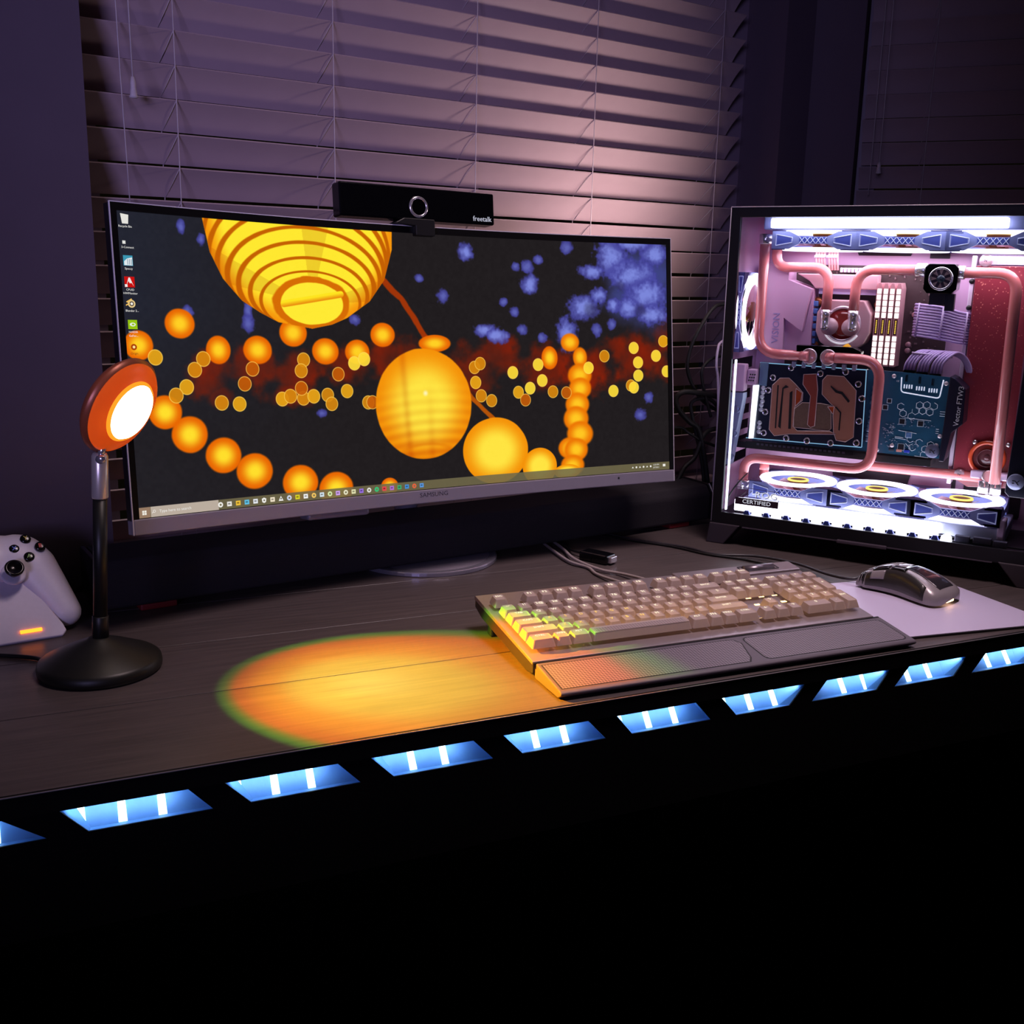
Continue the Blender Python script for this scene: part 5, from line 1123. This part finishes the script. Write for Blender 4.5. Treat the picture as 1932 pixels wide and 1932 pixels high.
q = MB(); q.prism([(402, 440), (430, 440), (430, 112), (403, 108)], 128, 146, 'y'); q.build('clear_margin', mat('acrylic_rose', (128, 88, 112), .15, noise=.08, coat=.5), rs)
for r0, r1, m_ in ((20, 26, mat('pump_orange', (214, 84, 50), .2, noise=.1, coat=.4)), (12, 14, mat('pump_dark', (96, 48, 56), .25, noise=.1))):
    q = MB(); q.lathe([(r0, 131), (r0+.6, 126), (r1-.6, 126), (r1, 131)], 44, (371, 0, 154), 'y'); q.build('pump_ring', m_, rs)
q = MB(); q.lathe([(0, 130), (19, 130.6), (19.5, 132)], 40, (371, 0, 154), 'y'); q.lathe([(0, 127), (4, 128), (5, 130)], 20, (371, 0, 154), 'y'); q.build('pump_face', mat('pump_face', (110, 66, 72), .2, noise=.15, coat=.4), rs)
for x, z in ((352, 176), (397, 176)):
    q = MB(); q.lathe([(0, 128), (3, 128), (3.4, 132)], 16, (x, 0, z), 'y'); q.build('plate_screw', M_chrome, rs)
q = MB(); q.bbox(352, 118, 124, 404, 132, 136, 2); q.build('outlet_bar', mat('clear_bar', (212, 190, 220), .1, .2, noise=.03, coat=.4), rs)
for x, z, r_ in ((329, 126, 7), (331, 437, 8)):
    q = MB(); q.lathe([(0, 125), (r_, 125), (r_+1, 128), (r_+1, 132)], 28, (x+7, 0, z), 'y'); kn = q.build('thumb_nut', mat('knurl_pale', (206, 180, 190), .25, .4, noise=.1), rs); brand(kn, x+7, 124.9, z, .6, M_dark)
q = MB(); q.bbox(318, 140, 108, 324, 164, 444, 1); q.build('plate_rail', M_white, rs)
for z in (408, 370, 126):
    q = MB(); q.lathe([(0, 138), (3.6, 138), (3.8, 141)], 16, (321, 0, z), 'y'); q.build('rail_screw', M_black, rs)
q = MB(); q.box(330, 146, 432, 448, 150, 446); q.build('top_plate', mat('speckled_steel', (190, 178, 206), .5, .2, noise=.35, scale=260), rs)
# dark pillar with its round emblem, lower fittings and loose plugs
q = MB(); q.prism([(405, 118), (411, 112), (440, 112), (449, 118), (449, 480), (446, 480), (409, 290)], 64, 96, 'y'); pi_ = q.build('front_pillar', mat('pillar_navy', (16, 18, 36), .35, noise=.1), pc, bevel=1)
q = MB(); q.lathe([(0, 61), (10.6, 61), (11.4, 62), (11.4, 64)], 34, (417.5, 0, 134.5), 'y'); bg = q.build('round_badge', mat('badge_steel', (176, 184, 220), .3, .4, noise=.03), pi_); brand(bg, 417.5, 60.95, 134.5, 1.15, M_dark)
for x in (372, 388):
    q = MB(); q.lathe([(0, 0), (8, 0), (8, 20), (0, 20)], 22, (x, 118, 102), 'z'); q.build('chrome_stub', M_chrome, pc)
q = MB(); q.bbox(404, 30, 54, 414, 60, 84, 2); q.build('clear_end', mat('clear_bar', (212, 190, 220)), pc)
for x0, x1, z0 in ((352, 372, 49), (376, 400, 50), (402, 420, 48)):
    q = MB(); q.bbox(x0, 14, z0, x1, 24, z0+9, 1); q.build('loose_plug', mat('plug_grey', (84, 84, 104), .4, noise=.1), pc)
for P_ in ([(300, 22, 47), (330, 18, 56), (354, 18, 54)], [(330, 22, 46), (352, 16, 50), (378, 16, 56)], [(398, 18, 56), (420, 20, 50), (446, 30, 47)], [(18, 20, 70), (24, 26, 84), (30, 40, 96), (34, 60, 104)], [(17, 22, 60), (20, 24, 76), (27, 36, 90)], [(30, 22, 48), (42, 18, 55), (56, 20, 50), (64, 22, 48)]):
    q = MB(); q.tube(spline(P_, 6), 1.2, 6); q.build('loose_wire', M_black, pc)
# expansion slot bracket at the rear
q = MB(); q.prism([(2, 118), (10, 118), (24, 224), (24, 232), (2, 232)], 40, 60, 'y'); sb_ = q.build('slot_bracket', mat('bracket_steel', (128, 140, 176), .35, .4, noise=.05), pc)
for z in (132, 168, 206):
    q = MB(); q.lathe([(0, 38.5), (4, 38.5), (6, 39.5), (6, 40)], 20, (10+(z-118)*.06, 0, z), 'y'); q.build('thumb_screw', mat('screw_steel', (110, 116, 150), .3, .6, noise=.1), sb_)
q = MB(); q.bbox(4, 40, 234, 24, 60, 276, 2); q.build('bracket_top', M_in, sb_)
q = MB(); q.bbox(24, 52, 244, 38, 70, 268, 2); vm = q.build('vent_bracket', M_in, sb_)
q = MB()
for i in range(3):
    for k in range(3): q.lathe([(0, -.3), (1.3, -.3), (1.3, .5)], 10, (28+3.4*i+k, 52, 251+4.6*k), 'y')
q.build('vent_hole', M_black, sb_)
# sticker on the glass
q = MB(); q.box(36, -.5, 66, 103, 0.2, 76.5); sk = q.build('sticker', mat('sticker_plum', (44, 22, 40), .45, noise=.05), pc)
q = MB(); q.tube([(36.5, -.4, 76), (36.5, -.4, 93), (103, -.4, 91), (103, -.4, 76)], .4, 4); 
for P_ in ([(44, 79), (52, 87), (62, 89), (55, 81)], [(47, 79.5), (54, 84), (61, 88)]): q.tube([(a, -.4, b_) for a, b_ in P_], .45, 4)
q.build('sticker_outline', mat('sticker_ink', (52, 40, 70), .5, noise=.03), sk)
l = link('lettering', text_mesh('CERTIFIED', 8.6, .05, xs=1.12), mat('print_bright', (235, 240, 245)), sk); l.matrix_local = Matrix.Translation((.0695, -.0006, .0712)) @ XZ
for dx, dy, m_ in ((.0007, -.0004, mat('sticker_ink', (52, 40, 70))), (0, -.0009, mat('print_bright', (235, 240, 245)))):
    l = link('lettering', text_mesh('ROG', 13.5, .02, xs=1.2), m_, sk); l.matrix_local = Matrix.Translation((.0835+dx, dy, .0838-dx)) @ XZ
# leads looping out of the back of the case towards the window
def lead(label, pts, r, m_):
    q = MB(); q.tube(spline([tuple(p) for p in pts], 10), r, 8)
    o = q.build('power_lead', m_, None); tag(o, label, 'cable', 'leads between the monitor and the computer'); o.location = (0, 0, T); return o
M_lead = mat('lead_black', (9, 8, 10), .6, noise=.15)
lead('long black lead arching down from the upper back of the computer', [(398, 1815, 366), (353, 1812, 362), (329, 1800, 354), (304, 1785, 317), (291, 1782, 282), (290, 1782, 251), (306, 1795, 218), (331, 1820, 192), (372, 1850, 170)], 3.2, M_lead)
lead('short black lead curving over beside the computer behind the white wire', [(396, 1838, 280), (351, 1818, 274), (330, 1800, 269), (316, 1790, 255), (316, 1790, 237), (325, 1800, 209), (340, 1815, 170)], 2.6, M_lead)
lead('thick black lead looping sideways between monitor and computer', [(392, 1850, 190), (348, 1820, 205), (314, 1792, 213), (285, 1782, 215), (273, 1780, 204), (278, 1780, 186), (299, 1788, 164), (319, 1798, 145), (340, 1812, 60), (345, 1815, 5)], 4.6, M_lead)
lead('black lead dropping straight behind the soundbar end', [(380, 1845, 150), (347, 1822, 192), (325, 1806, 203), (303, 1800, 196), (306, 1800, 169), (330, 1812, 85), (340, 1818, 4)], 3.4, M_lead)
lead('black lead running low from behind the monitor to the computer', [(180, 1700, 140), (274, 1785, 154), (300, 1792, 144), (322, 1802, 131), (352, 1822, 118)], 2.6, M_lead)
lead('black lead rising from the desk behind the soundbar', [(240, 1745, 4), (279, 1772, 60), (294, 1782, 86), (313, 1794, 103), (329, 1806, 141), (360, 1828, 150)], 4.0, M_lead)
lead('thin white wire bulging from the back corner of the computer', [(384, 1834, 310), (350, 1812, 299), (342, 1802, 286), (341, 1800, 259), (347, 1808, 231), (352, 1812, 150), (350, 1810, 4)], 2.2, M_white)
# a small pale tag at the soundbar's end
q = MB(); q.M = Matrix.Rotation(R(35), 4, 'Z'); q.bbox(-9, -1, 0, 14, 1, 9, .5)
o = tag(q.build('paper_tag', M_white, None), 'small pale tag sticking out past the end of the soundbar', 'tag'); o.location = (.322, 1.775, T+.028)
